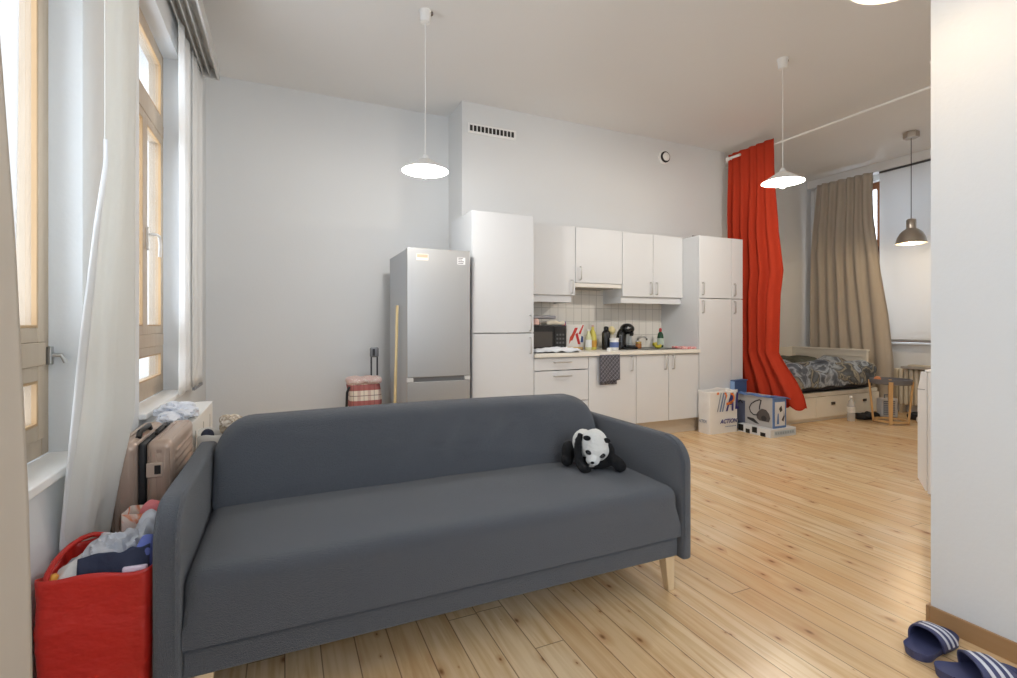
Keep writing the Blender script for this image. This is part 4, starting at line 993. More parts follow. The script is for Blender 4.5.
for s_ in (-0.07, 0.07):
    q = B(); q.box(s_-0.02, s_+0.02, -0.05, 0.05, 0, 0.0198); q.build('foot', mat('grille_grey', (120, 126, 136), 0.5), t, local=True)
lump('black_bag', 'flat black bag on the floor at the foot of the daybed', 'bag', 6.42, 6.72, 3.66, 3.81, 0.001, 0.07, mat('bag_black', (30, 30, 34), 0.7), seed=3)
lump('black_cloth', 'black cloth heap on the floor right of the fan heater', 'cloth', 6.98, 7.22, 3.32, 3.52, 0.001, 0.08, mat('bag_black', (30, 30, 34), 0.7), seed=6)
lump('white_cloth', 'small white crumpled cloth on the floor under the right table leg', 'cloth', 6.82, 6.97, 3.22, 3.34, 0.001, 0.075, mat('cloth_white', (222, 222, 220), 0.9), seed=8)
t = thing('water_bottle', 'clear plastic water bottle standing on the floor before the daybed', 'bottle', (6.24, 3.72, 0))
CLR = mat('clear_plastic', (226, 230, 232), 0.1, alpha=0.38)
b = B(); b.lathe(6.24, 3.72, [(0.036, 0.0), (0.042, 0.01), (0.042, 0.09), (0.038, 0.10), (0.042, 0.11), (0.042, 0.19), (0.03, 0.235), (0.014, 0.265), (0.014, 0.285)], n=24); b.build('body', CLR, t)
b = B(); b.lathe(6.24, 3.72, [(0.043, 0.11), (0.043, 0.175)], n=24, cap0=False, cap1=False); b.build('paper_label', mat('label_white', (224, 228, 226), 0.6), t)
b = B(); b.lathe(6.24, 3.72, [(0.017, 0.285), (0.017, 0.305)], n=16); b.build('cap', WHITE, t)

def radiator(label, x0, x1, y0, y1, z0, z1, front, n, cream, solidface=False):
    t = thing('radiator', label, 'radiator', ((x0+x1)/2, (y0+y1)/2, z0))
    w_ = (y1-y0)/n; d = x1-x0
    if solidface:
        b = B(); b.box(x0, x1, y0, y1, z0, z1-0.006); b.build('body', cream, t, bevel=0.008, seg=3)
        b = B(); b.box(x0-0.002, x1+0.002, y0-0.002, y1+0.002, z1-0.006, z1); b.build('top_grille', cream, t, bevel=0.003)
    else:
        for k in range(n):
            b = B(); y = y0+k*w_; b.rbox(x0, x1, y+0.006, y+w_-0.006, z0, z1, r=0.018, n=(1, 1, 2)); b.build('section', cream, t, weld=True)
        b = B(); b.cyl(((x0+x1)/2, y0-0.01, z0+0.06), ((x0+x1)/2, y1+0.01, z0+0.06), 0.018, n=14); b.cyl(((x0+x1)/2, y0-0.01, z1-0.06), ((x0+x1)/2, y1+0.01, z1-0.06), 0.018, n=14); b.build('manifold', cream, t)
    for y in (y0+0.08, y1-0.08):
        b = B(); b.box(x0+0.02, x1-0.02, y-0.015, y+0.015, 0, z0+0.004); b.build('foot', cream, t)
    return t
CREAM = mat('radiator_cream', (214, 206, 188), 0.4)
radiator('cream ribbed radiator below the right window, behind the tray table', 7.44, 7.575, 2.6, 3.90, 0.11, 0.585, -1, 22, CREAM)
b = B(); b.box(7.34, 7.585, 2.55, 3.76, 0.592, 0.625); tag(b.build('radiator_shelf', mat('shelf_grey', (160, 158, 152), 0.5), bevel=0.006), 'grey shelf board lying on the cream radiator at the right window', 'shelf')
b = B(); b.box(7.38, 7.52, 3.45, 3.70, 0.6255, 0.645, rot=Matrix.Rotation(0.1, 3, 'Z')); tag(b.build('notebook', mat('book_tan', (186, 176, 158), 0.6), bevel=0.004), 'flat tan booklet on the grey radiator shelf at the right', 'book')

# ------------------------------------------------------------------ washing machine
WMW = mat('appliance_white', (232, 233, 234), 0.3)
t = thing('washing_machine', 'white washing machine partly hidden behind the right wall edge', 'washing machine', (4.3, 1.6, 0))
b = B(); b.box(4.0, 4.595, 1.34, 1.888, 0.012, 0.845); b.build('body', WMW, t, bevel=0.008, seg=3)
b = B(); b.prism([(1.889, 0.03), (1.90, 0.03), (1.945, 0.11), (1.945, 0.72), (1.925, 0.845), (1.889, 0.85)], 'x', 4.0, 4.595); fp = b.build('front_panel', WMW, t, bevel=0.005, seg=2)
b = B(); b.box(3.9985, 4.5965, 1.9, 1.9462, 0.722, 0.727); b.build('seam', mat('seam_grey', (150, 152, 154), 0.5), fp)
def yring(b, c, prof, n=32):
    rs = [b.ring([(c[0]+r*math.cos(2*PI*i/n), c[1]+h, c[2]+r*math.sin(2*PI*i/n)) for i in range(n)]) for r, h in prof]
    for p, q in zip(rs, rs[1:]): b.bridge(p, q)
    b.bm.faces.new(rs[0][::-1]); b.bm.faces.new(rs[-1])
b = B(); yring(b, (4.30, 1.946, 0.42), [(0.19, 0), (0.19, 0.012), (0.15, 0.02), (0.13, 0.004)]); dr = b.build('door', WMW, t)
b = B(); yring(b, (4.30, 1.951, 0.42), [(0.125, 0), (0.11, 0.02), (0.05, 0.03)]); b.build('door_glass', mat('dark_glass', (40, 44, 48), 0.08), dr)
b = B(); yring(b, (4.30, 1.932, 0.79), [(0.032, 0), (0.028, 0.025)], 20); b.build('knob', WMW, t)
b = B(); b.box(4.04, 4.18, 1.925, 1.942, 0.755, 0.825); b.build('detergent_drawer', WMW, t, bevel=0.003)
for x in (4.05, 4.545):
    for y in (1.40, 1.84):
        b = B(); b.cyl((x, y, 0), (x, y, 0.013), 0.02, n=12); b.build('foot', BLACK, t)
b = B(); b.box(3.995, 4.60, 1.335, 1.90, 0.8455, 0.862); b.build('top_plate', WMW, t, bevel=0.004)
# ------------------------------------------------------------------ panda plush on the sofa
FURW = mat('plush_white', (226, 226, 222), 0.95, bump=0.6, bscale=260); FURB = mat('plush_black', (15, 15, 18), 0.95, bump=0.6, bscale=260)
PX, PY, PZ = 1.355, 1.985, 0.594
a_ = math.radians(34.4); PR = Vector((math.cos(a_), -math.sin(a_), 0)); PF = Vector((math.sin(a_), math.cos(a_), 0))
def pp(l, u, f): return Vector((PX, PY, PZ)) + PR*l + PF*f + Vector((0, 0, u))
PROT = Matrix((PR, PF, Vector((0, 0, 1)))).transposed()
t = thing('panda_plush', 'black and white panda soft toy crouching on the right end of the sofa seat', 'soft toy', (PX, PY, 0.475))
def blob(q, c, r, tilt=0):
    q.ell(pp(*c), r, 24, 16, rot=PROT @ Matrix.Rotation(tilt, 3, 'Y'))
def limb(q, pts, radii): q.tube([pp(*p) for p in pts], 0, n=16, radii=radii)
def fuse(o, vox=0.0042):
    md = o.modifiers.new('fuse', 'REMESH'); md.mode = 'VOXEL'; md.voxel_size = vox; md.use_smooth_shade = True
    ds = o.modifiers.new('fur', 'DISPLACE'); tx = bpy.data.textures.new('fur', 'CLOUDS'); tx.noise_scale = 0.012; ds.texture = tx; ds.strength = 0.006; ds.mid_level = 0.5
b = B(); blob(b, (-0.055, -0.005, 0.075), (0.055, 0.085, 0.062)); blob(b, (-0.03, -0.03, 0.06), (0.07, 0.08, 0.055)); torso = b.build('body', FURW, t); fuse(torso)
b = B(); blob(b, (0.01, -0.075, 0.03), (0.085, 0.06, 0.045)); blob(b, (-0.07, -0.03, 0.03), (0.03, 0.04, 0.05)); blob(b, (0.055, -0.035, 0.03), (0.04, 0.045, 0.045)); o = b.build('chest', FURB, t); fuse(o)
b = B(); limb(b, [(-0.066, 0.052, 0.0), (-0.078, 0.02, -0.012), (-0.08, -0.03, -0.02), (-0.07, -0.08, -0.03), (-0.05, -0.103, -0.05)], [0.012, 0.016, 0.019, 0.023, 0.022]); blob(b, (-0.045, -0.1, -0.052), (0.03, 0.03, 0.021)); o = b.build('front_leg', FURB, t); fuse(o)
b = B(); limb(b, [(0.04, -0.04, 0.01), (0.08, -0.062, 0.0), (0.115, -0.085, -0.005), (0.128, -0.097, -0.01)], [0.024, 0.029, 0.029, 0.022]); blob(b, (0.118, -0.094, -0.008), (0.03, 0.032, 0.026)); o = b.build('front_leg', FURB, t); fuse(o)
b = B(); blob(b, (-0.13, -0.055, 0.075), (0.034, 0.05, 0.052)); blob(b, (-0.135, -0.09, 0.05), (0.03, 0.045, 0.03)); o = b.build('hind_leg', FURB, t); fuse(o)
b = B(); blob(b, (0, 0.0, 0), (0.064, 0.058, 0.078)); blob(b, (0.005, -0.02, -0.01), (0.062, 0.055, 0.055)); blob(b, (-0.008, -0.058, -0.045), (0.033, 0.033, 0.028)); head = b.build('head', FURW, t); fuse(head)
for c in ((-0.036, 0.043, -0.05), (0.056, 0.030, -0.026)):
    b = B(); blob(b, c, (0.018, 0.010, 0.012), 0.1); b.build('ear', FURB, head)
for c, tl in (((-0.029, -0.022, -0.060), 0.5), ((0.036, -0.036, -0.055), -0.5)):
    b = B(); blob(b, c, (0.015, 0.007, 0.010), tl); e = b.build('eye_patch', FURB, head)
    b = B(); blob(b, (c[0], c[1]+0.001, c[2]-0.007), (0.0045, 0.003, 0.0045)); b.build('eye', mat('eye_gloss', (60, 60, 66), 0.08), e)
b = B(); blob(b, (-0.010, -0.064, -0.080), (0.009, 0.006, 0.006)); b.build('nose', FURB, head)
b = B(); blob(b, (-0.014, -0.083, -0.068), (0.014, 0.006, 0.005)); b.build('mouth', mat('mouth_grey', (150, 146, 140), 0.8), head)

# ------------------------------------------------------------------ slide slippers
NAVY = mat('navy_foam', (68, 72, 108), 0.6, bump=0.1, bscale=300); STRIPE = mat('stripe_white', (214, 216, 224), 0.5)
def slipper(x, y, rz, label, mirror=1):
    t = thing('slide_slipper', label, 'slipper', (x, y, 0), rz=rz, group='pair of navy slide slippers')
    Ln = 0.265
    def hw(s): return 0.045 + 0.009*math.sin(PI*min(1, max(0, (s-0.30)/0.95)))**1.2
    def halfw(s):
        e = 1.0
        if s < 0.17: e = math.sqrt(max(0, 1-((0.17-s)/0.17)**2))
        if s > 0.80: e = math.sqrt(max(0, 1-((s-0.80)/0.20)**2))
        return max(0.0005, hw(s)*e)
    def cy(s): return mirror*0.006*math.sin(PI*s)
    q = B(); ns, ntt = 44, 16
    def top(s, tt):
        w = halfw(s); return Vector((s*Ln, cy(s)+w*tt, 0.017 + 0.009*abs(tt)**5 - 0.005*math.sin(PI*s) + 0.004))
    SS = [(1-math.cos(PI*i/ns))/2 for i in range(ns+1)]
    T = [[q.bm.verts.new(top(SS[i], -1+2*j/ntt)) for j in range(ntt+1)] for i in range(ns+1)]
    Bt = [[q.bm.verts.new(Vector((min(1, max(0, 0.015+0.97*SS[i]))*Ln, cy(SS[i])+0.88*halfw(SS[i])*(-1+2*j/ntt), 0.0))) for j in range(ntt+1)] for i in range(ns+1)]
    M = lambda i, j: None
    for i in range(ns):
        for j in range(ntt):
            q.bm.faces.new((T[i][j], T[i+1][j], T[i+1][j+1], T[i][j+1])); q.bm.faces.new((Bt[i][j], Bt[i][j+1], Bt[i+1][j+1], Bt[i+1][j]))
        q.bm.faces.new((T[i][0], Bt[i][0], Bt[i+1][0], T[i+1][0])); q.bm.faces.new((T[i][ntt], T[i+1][ntt], Bt[i+1][ntt], Bt[i][ntt]))
    for j in range(ntt):
        q.bm.faces.new((T[0][j], T[0][j+1], Bt[0][j+1], Bt[0][j])); q.bm.faces.new((T[ns][j], Bt[ns][j], Bt[ns][j+1], T[ns][j+1]))
    q.build('sole', NAVY, t, local=True, angle=50)
    def strap(s, th, off=0.0):
        w = hw(s)*1.03 + off + 0.002; h = 0.074 - 0.05*max(0, s-0.42) - 0.030*max(0, (s-0.62)/0.24)**1.5 + off
        if s > 0.7: w *= 1-0.25*((s-0.7)/0.17)**2
        c = math.cos(th); sn = math.sin(th)
        lean = -0.020*sn*(1-(s-0.42)/0.42)
        return Vector((min(s, 0.93)*Ln + lean, cy(s) - w*math.copysign(abs(c)**0.75, c), 0.010 + h*abs(sn)**0.8))
    def edge0(th): return 0.42 + 0.10*math.cos(th)**2*0
    q = B(); q.sheet(lambda u, v: strap(0.40+0.51*u, PI*v), 26, 30); sp = q.build('strap', NAVY, t, local=True, solid=0.006, angle=70)
    for k in range(3):
        q = B(); q.sheet(lambda u, v: strap(0.50+0.105*k+0.045*u - 0.05*math.sin(PI*0.6*v), PI*(0.03+0.56*v), 0.0036), 4, 30); q.build('stripe', STRIPE, sp, local=True, solid=0.0012, angle=70)
    return t
slipper(2.006, 0.985, math.radians(5), 'navy slide slipper with white stripes, the further one beside the baseboard')
slipper(1.978, 0.905, math.radians(-28), 'navy slide slipper with white stripes, the nearer one cut by the photo corner', -1)

# ------------------------------------------------------------------ red carrier bag by the sofa arm
def bagmesh(x0, x1, y0, y1, h, r, nu, nv, crease, taper=0.04, seed=0, rimwave=0.0):
    loop = rloop(x0, x1, y0, y1, (r,)*4, n=4)
    cx, cy_ = (x0+x1)/2, (y0+y1)/2
    # resample evenly
    per = [0]
    for i in range(len(loop)): per.append(per[-1] + math.dist(loop[i], loop[(i+1) % len(loop)]))
    def at(s):
        s = (s % 1.0)*per[-1]
        for i in range(len(loop)):
            if per[i+1] >= s:
                f = (s-per[i])/max(1e-9, per[i+1]-per[i]); a, c = loop[i], loop[(i+1) % len(loop)]
                return a[0]+(c[0]-a[0])*f, a[1]+(c[1]-a[1])*f
        return loop[0]
    q = B(); rings = []
    for j in range(nv+1):
        v = j/nv; rg = []
        for i in range(nu):
            x, y = at(i/nu); k = 1 - taper*(1-v)
            p = Vector((cx+(x-cx)*k, cy_+(y-cy_)*k, h*v + (rimwave*nz((x, y, seed), 9) if v > 0.8 else 0)*(v-0.8)*5))
            d = Vector((x-cx, y-cy_, 0)).normalized()
            p += d*(nz((x*1.0, y, v*h*1.0+seed), 9, crease) + nz((x*1.0, y, v*h*2.2+seed), 22, crease*0.4))*min(1, v*8)
            rg.append(q.bm.verts.new(p))
        rings.append(rg)
    for a, c in zip(rings, rings[1:]): q.bridge(a, c)
    q.bm.faces.new(rings[0][::-1])
    return q
REDBAG = mat('red_woven_plastic', (194, 42, 34), 0.4, bump=0.9, bscale=13, stretch=(1, 1, 1.6))
t = thing('red_bag', 'big red carrier bag full of clothes on the floor left of the sofa arm', 'bag', (-0.475, 1.84, 0))
q = bagmesh(-0.605, -0.348, 1.70, 1.98, 0.485, 0.02, 120, 40, 0.007, seed=3, rimwave=0.02); q.build('bag_body', REDBAG, t, solid=0.002, angle=75)
b = B(); b.tube([(-0.590, 1.72, 0.46), (-0.592, 1.75, 0.488), (-0.592, 1.79, 0.502), (-0.590, 1.84, 0.508), (-0.584, 1.89, 0.511), (-0.572, 1.935, 0.512), (-0.555, 1.968, 0.508), (-0.52, 1.978, 0.498), (-0.49, 1.982, 0.484), (-0.46, 1.985, 0.462)], 0.0075, n=8); b.build('handle', REDBAG, t)
b = B(); b.sheet(lambda u, v: Vector((-0.6085-0.001*math.sin(v*9), 1.735+0.035*u, 0.02+0.30*v)), 3, 16); b.build('printed_stripe', mat('olive_print', (74, 56, 24), 0.6), t, solid=0.001)
GPL = mat('grey_plastic_film', (188, 190, 196), 0.35, bump=0.5, bscale=14)
def heap(name, label, cat, c, r, m, amp=0.02, sc=9, seed=0, rot=None, seg=40):
    q = B(); q.ell(c, r, seg, seg*2//3, rot=rot, fn=lambda p: p + (p-Vector(c)).normalized()*(nz(p+Vector((seed, 0, 0)), sc, amp) - abs(nz(p+Vector((0, seed, 5)), sc*1.8, amp*0.9))))
    o = q.build(name, m); return tag(o, label, cat)
heap('plastic_bag', 'crumpled grey plastic bag bulging out of the red carrier bag', 'bag', (-0.465, 1.86, 0.44), (0.115, 0.10, 0.10), GPL, 0.034, 19, 1, seg=80)
heap('plastic_bag', 'grey plastic bag peak rising behind the heap next to the sofa arm', 'bag', (-0.395, 1.93, 0.50), (0.05, 0.045, 0.07), GPL, 0.02, 18, 7)
heap('shirt', 'white crumpled shirt stuffed in the left side of the red bag', 'clothing', (-0.55, 1.82, 0.425), (0.045, 0.09, 0.07), mat('shirt_white', (226, 226, 224), 0.9, bump=0.3, bscale=40), 0.018, 14, 4)
b = B(); b.sheet(lambda u, v: Vector((-0.525+0.165*u, 1.725+0.02*v+0.01*math.sin(u*7), 0.435+0.085*v+0.012*u - 0.02*(1-v)*u + nz((u*3, v*2, 1), 2, 0.012))), 30, 12)
t = thing('navy_trousers', 'folded dark navy trousers at the front of the red bag', 'clothing', (-0.44, 1.75, 0.43))
b.build('front_fold', mat('navy_cloth', (48, 54, 76), 0.85, bump=0.3, bscale=60), t, solid=0.008)
b = B(); b.rbox(-0.515, -0.375, 1.745, 1.80, 0.41, 0.505, r=0.022, n=(12, 3, 2), fn=lambda p: p+Vector((0, 0, nz(p, 16, 0.016)))); b.build('back_fold', mat('navy_cloth', (48, 54, 76), 0.85), t, weld=True)
lump('blue_cloth', 'bit of bright blue cloth in the red bag next to the sofa arm', 'clothing', -0.395, -0.352, 1.74, 1.83, 0.44, 0.535, mat('cloth_blue', (96, 110, 180), 0.8), amp=0.006, seed=5)
lump('pink_cloth', 'pale pink cloth edge inside the front rim of the red bag at its right', 'clothing', -0.42, -0.36, 1.712, 1.726, 0.43, 0.487, mat('cloth_pink', (224, 206, 220), 0.8), amp=0.005, seed=2)
b = B(); b.ell((-0.585, 1.765, 0.468), (0.012, 0.02, 0.014), 14, 10); tag(b.build('orange_wrapper', mat('orange_wrap', (226, 160, 60), 0.5)), 'small orange wrapper at the left corner inside the red bag', 'wrapper')

# paper bag with pink things between sofa arm and suitcase
t = thing('paper_bag', 'cream gift bag with pink orange print standing between sofa arm and suitcase', 'bag', (-0.43, 2.10, 0))
q = bagmesh(-0.50, -0.355, 2.04, 2.17, 0.525, 0.01, 60, 20, 0.004, seed=9, rimwave=0.02); q.build('bag_body', blotch_mat('gift_print', [(0.3, (232, 222, 208)), (0.55, (230, 214, 202)), (0.62, (226, 140, 96)), (0.68, (214, 96, 110)), (0.75, (236, 224, 214))], 9), t, solid=0.002)
b = B(); b.ell((-0.415, 2.105, 0.52), (0.045, 0.045, 0.035), 24, 16, fn=lambda p: p+Vector((nz(p, 20, .012), nz(p*1.3, 20, .012), nz(p, 26, .015)))); b.build('tissue', mat('tissue_pink', (222, 130, 136), 0.8), t)

# ------------------------------------------------------------------ suitcase
t = thing('suitcase', 'champagne ribbed hard-shell suitcase standing at the left below the far window', 'suitcase', (-0.49, 2.47, 0))
CH_ = mat('champagne_shell', (184, 162, 146), 0.32, 0.25); 
def ribs(p, side):
    return p
sx0, sx1, sy0, sy1, sz0, sz1 = -0.585, -0.388, 2.235, 2.70, 0.045, 0.735
xm = -0.487
def shell(x0, x1, out):
    q = B()
    def f(p):
        m = 0.0
        if sy0+0.05 < p.y < sy1-0.05 and sz0+0.05 < p.z < sz1-0.05 and abs(p.x-(x1 if out > 0 else x0)) < 0.004:
            m = 0.005*(1 if math.sin(p.z*2*PI/0.032) > 0 else -0.2)*out; p.x += m
        if p.y < sy0+0.004 and sz0+0.05 < p.z < sz1-0.04:
            p.y += 0.004*(1 if math.sin((p.x-x0)*2*PI/0.034) > 0 else 0)
        if p.z > sz1-0.004 and sy0+0.04 < p.y < sy1-0.04: p.z -= 0.003*(1 if math.sin((p.x-x0)*2*PI/0.034) > 0 else 0)
        return p
    q.rbox(x0, x1, sy0, sy1, sz0, sz1, r=0.028, n=(34, 40, 90), k=5, fn=f); return q.build('shell', CH_, t, weld=True, angle=50)
shell(sx0, xm-0.012, -1); s2 = shell(xm+0.012, sx1, 1)
b = B(); b.rbox(xm-0.0125, xm+0.0125, sy0+0.006, sy1-0.006, sz0+0.006, sz1-0.006, r=0.012, n=(1, 10, 10)); b.build('zipper_band', mat('zipper_black', (30, 30, 32), 0.6), t, weld=True)
b = B(); b.box(xm+0.016, xm+0.068, sy0-0.006, sy0+0.004, 0.60, 0.655); lk = b.build('lock_plate', mat('lock_champagne', (196, 178, 162), 0.3, 0.3), t, bevel=0.003)
b = B(); b.box(xm+0.042, xm+0.062, sy0-0.009, sy0-0.0061, 0.612, 0.645); b.build('latch', BLACK, lk, bevel=0.001)
b = B(); b.tube([(xm-0.03, sy0+0.10, sz1-0.002), (xm-0.03, sy0+0.12, sz1+0.018), (xm-0.03, sy0+0.26, sz1+0.018), (xm-0.03, sy0+0.28, sz1-0.002)], 0.010, n=8); b.build('handle', BLACK, t)
b = B(); b.tube([(xm+0.02, sy0+0.14, sz1+0.001), (xm+0.02, sy0+0.15, sz1+0.012), (xm+0.02, sy0+0.29, sz1+0.012), (xm+0.02, sy0+0.30, sz1+0.001)], 0.007, n=8); b.build('strap_handle', BLACK, t)
for x in (sx0+0.04, sx1-0.04):
    for y in (sy0+0.05, sy1-0.05):
        b = B(); b.cyl((x-0.012, y, 0.026), (x+0.012, y, 0.026), 0.026, n=20); b.box(x-0.016, x+0.016, y-0.016, y+0.016, 0.034, 0.052); b.build('wheel', BLACK, t)

radiator('white panel radiator under the far left window behind the suitcase', -0.60, -0.415, 2.74, 3.60, 0.10, 0.69, 1, 1, mat('radiator_white', (226, 224, 218), 0.35), solidface=True)
RV = [o for o in bpy.data.objects if o.name == 'radiator.001'][0]
for k in range(3):
    b = B(); y = 2.95+0.26*k; b.box(-0.4155, -0.413, y, y+0.006, 0.16, 0.63); b.build('panel_joint', mat('joint_grey', (170, 168, 164), 0.5), RV)
b = B(); b.cyl((-0.43, 3.05, 0.60), (-0.375, 3.05, 0.60), 0.018, n=16); b.build('valve', WHITE, RV)
heap('foil_wrap', 'crumpled white plastic film lying on the white radiator by the window sill', 'plastic film', (-0.50, 2.98, 0.727), (0.085, 0.24, 0.035), mat('film_white', (226, 230, 238), 0.3, bump=0.8, bscale=30), 0.045, 22, 2, seg=90)
# tote with odds and ends behind the sofa
t = thing('tote_bag', 'pale tote bag of mixed clothes behind the left end of the sofa backrest', 'bag', (-0.29, 2.86, 0))
q = bagmesh(-0.39, -0.16, 2.76, 2.98, 0.63, 0.03, 60, 24, 0.01, seed=12, rimwave=0.05); q.build('bag_body', mat('tote_cloth', (206, 204, 198), 0.9), t, solid=0.003)
heap('patterned_scarf', 'beige brown patterned scarf on top of the pale tote bag', 'scarf', (-0.25, 2.87, 0.665), (0.06, 0.07, 0.055), blotch_mat('scarf_print', [(0.35, (214, 202, 182)), (0.5, (140, 122, 100)), (0.62, (226, 218, 204))], 24), 0.018, 16, 6)
heap('dark_sock', 'small dark navy sock hanging over the left rim of the tote bag', 'sock', (-0.345, 2.80, 0.635), (0.028, 0.03, 0.03), mat('sock_navy', (30, 34, 52), 0.9), 0.008, 20, 3, seg=24)
heap('peach_cloth', 'small peach cloth below the dark sock at the tote bag', 'cloth', (-0.335, 2.745, 0.58), (0.022, 0.02, 0.03), mat('cloth_peach', (226, 186, 160), 0.9), 0.006, 20, 5, seg=24)

# ------------------------------------------------------------------ shop bag and boxes near the kitchen end
PBAG = mat('bag_white_plastic', (230, 229, 226), 0.38, bump=0.2, bscale=18)
t = thing('shopping_bag', 'white shopping bag with orange and navy letters standing by the right tall cabinet', 'bag', (4.31, 3.955, 0))
q = bagmesh(4.10, 4.52, 3.88, 4.045, 0.455, 0.012, 110, 30, 0.006, seed=21, rimwave=0.015, taper=0.02); body = q.build('bag_body', PBAG, t, solid=0.002, angle=75)
NV = mat('ink_navy', (54, 50, 118), 0.5); ORG = mat('ink_orange', (232, 128, 50), 0.5); GB = mat('ink_greyblue', (120, 138, 166), 0.5); GR = mat('ink_grey', (150, 154, 160), 0.5)
def flatpoly(pts, y, m, name, par):
    q = B(); q.prism(pts, 'y', y-0.0012, y); return q.build(name, m, par, smooth=False)
YB = 3.868
for k, (m, w_) in enumerate(((GR, 0.016), (GB, 0.026), (GB, 0.022))):
    x = 4.195 + k*0.036 - 0.0; flatpoly([(x, 0.235), (x+w_*0.8, 0.235), (x+0.055+w_*0.8, 0.435), (x+0.055, 0.435)], YB, m, 'printed_bar', body)
flatpoly([(4.325, 0.235), (4.352, 0.235), (4.372, 0.30), (4.412, 0.30), (4.412, 0.235), (4.438, 0.235), (4.438, 0.43), (4.405, 0.43)], YB, NV, 'printed_letter', body)
flatpoly([(4.462, 0.25), (4.518, 0.25), (4.518, 0.278), (4.492, 0.278), (4.512, 0.43), (4.484, 0.43)], YB, NV, 'printed_letter', body)
pts = [(4.40+0.055*math.cos(a), 0.375+0.055*math.sin(a)) for a in [PI*0.55-i*PI*1.15/12 for i in range(13)]]
pts += [(4.40+0.033*math.cos(a), 0.375+0.033*math.sin(a)) for a in [PI*0.55-(12-i)*PI*1.15/12 for i in range(13)]]
flatpoly(pts, YB-0.0015, ORG, 'printed_swirl', body)
flatpoly([(4.335, 0.30), (4.42, 0.315), (4.41, 0.338), (4.33, 0.325)], YB-0.0015, ORG, 'printed_swirl', body)
flatpoly([(4.300, 0.435), (4.325, 0.395), (4.32, 0.36), (4.335, 0.38), (4.345, 0.405), (4.32, 0.44)], YB-0.0015, ORG, 'printed_swirl', body)
flatpoly([(4.19, 0.43), (4.205, 0.448), (4.225, 0.44), (4.222, 0.42), (4.20, 0.418)], YB-0.0015, ORG, 'printed_dot', body)
text('printed_word', 'ACTION', 0.064, NV, body, face_mtx((4.365, YB, 0.125), (1, 0, 0), (0, 0, 1)), shear=0.3, bold=0.0015)
for k in range(7): flatpoly([(4.315+k*0.024, 0.066), (4.333+k*0.024, 0.066), (4.335+k*0.024, 0.074), (4.317+k*0.024, 0.074)], YB, GB, 'printed_mark', body)
text('printed_word', 'ACTION', 0.05, GB, body, face_mtx((4.09, 3.965, 0.13), (0, -1, 0), (0, 0, 1)), shear=0.3, sx=0.55)
CART = mat('carton_white', (214, 216, 218), 0.6); CBL = mat('carton_blue', (92, 124, 176), 0.6); CGREY = mat('carton_grey_print', (176, 174, 172), 0.55)
# flat pack carton under it
t = thing('flat_carton', 'flat white carton with black markings lying under the vacuum cleaner box', 'box', (4.73, 3.69, 0))
b = B(); b.box(4.545, 4.935, 3.50, 3.90, 0, 0.085); fc = b.build('carton', CART, t, bevel=0.002)
for y0, y1, z0, z1 in ((3.56, 3.62, 0.0, 0.045), (3.66, 3.72, 0.02, 0.085), (3.75, 3.80, 0.0, 0.05), (3.83, 3.895, 0.01, 0.085)):
    b = B(); b.box(4.5425, 4.5448, y0, y1, z0+0.002, z1-0.004); b.build('black_marking', BLACK, fc)
b = B(); b.box(4.60, 4.92, 3.4978, 3.4998, 0.02, 0.065); b.build('grey_text_panel', mat('panel_bluegrey', (186, 200, 210), 0.6), fc)
for k in range(8):
    b = B(); x = 4.61+k*0.037; b.box(x, x+0.026, 3.4962, 3.4976, 0.03, 0.055); b.build('text_block', mat('panel_greytext', (150, 164, 176), 0.6), fc)
t = thing('vacuum_box', 'cardboard box with a vacuum cleaner picture and blue side, on the flat carton', 'box', (4.715, 3.755, 0.086))
b = B(); b.box(4.62, 4.81, 3.525, 3.985, 0.0865, 0.40); vb = b.build('carton', CGREY, t, bevel=0.002)
b = B(); b.box(4.6182, 4.8118, 3.5232, 3.5248, 0.0875, 0.40); sp_ = b.build('blue_side', CBL, vb)
b = B(); b.box(4.6178, 4.6195, 3.5232, 3.535, 0.0875, 0.40); b.build('blue_edge', CBL, vb)
b = B(); b.box(4.6178, 4.6195, 3.87, 3.985, 0.0875, 0.33); b.build('dark_edge_print', mat('print_slate', (92, 98, 120), 0.6), vb)
b = B(); b.prism([(4.615, 0.401), (4.815, 0.403), (4.87, 0.385), (4.868, 0.378), (4.815, 0.396)], 'y', 3.515, 3.66); b.build('open_flap', CBL, vb)
b = B(); b.sheet(lambda u, v: Vector((4.70-0.095*u*1.0, 3.56+0.40*v, 0.402+0.012*math.sin(u*3)+0.006*math.sin(v*14))), 8, 16); b.build('torn_flap', CBL, vb, solid=0.003)
VX = 4.6178
def sidepoly(pts, m, name, par, k=0):   # drawn on the -x face: (y, z)
    q = B(); q.prism(pts, 'x', VX-0.0012*(k+1), VX-0.0012*k); return q.build(name, m, par, smooth=False)
VG = mat('print_vacuum', (86, 80, 78), 0.5); VG2 = mat('print_dark', (52, 50, 52), 0.5)
body_pts = [(3.575+0.0, 0.145), (3.56, 0.19), (3.575, 0.235), (3.61, 0.27), (3.66, 0.275), (3.70, 0.245), (3.725, 0.21), (3.72, 0.165), (3.69, 0.145)]
sidepoly(body_pts, VG, 'vacuum_print', vb)
sidepoly([(3.635+0.032*math.cos(a), 0.175+0.03*math.sin(a)) for a in [i*2*PI/20 for i in range(20)]], VG2, 'wheel_print', vb, 1)
def stroke(pts, w, m, name, k=0):
    L_, R_ = [], []
    for i, p in enumerate(pts):
        a = Vector(pts[max(0, i-1)]); c = Vector(pts[min(len(pts)-1, i+1)]); d = (c-a).normalized(); n = Vector((-d.y, d.x))*w
        L_.append((p[0]+n.x, p[1]+n.y)); R_.append((p[0]-n.x, p[1]-n.y))
    sidepoly(L_+R_[::-1], m, name, vb, k)
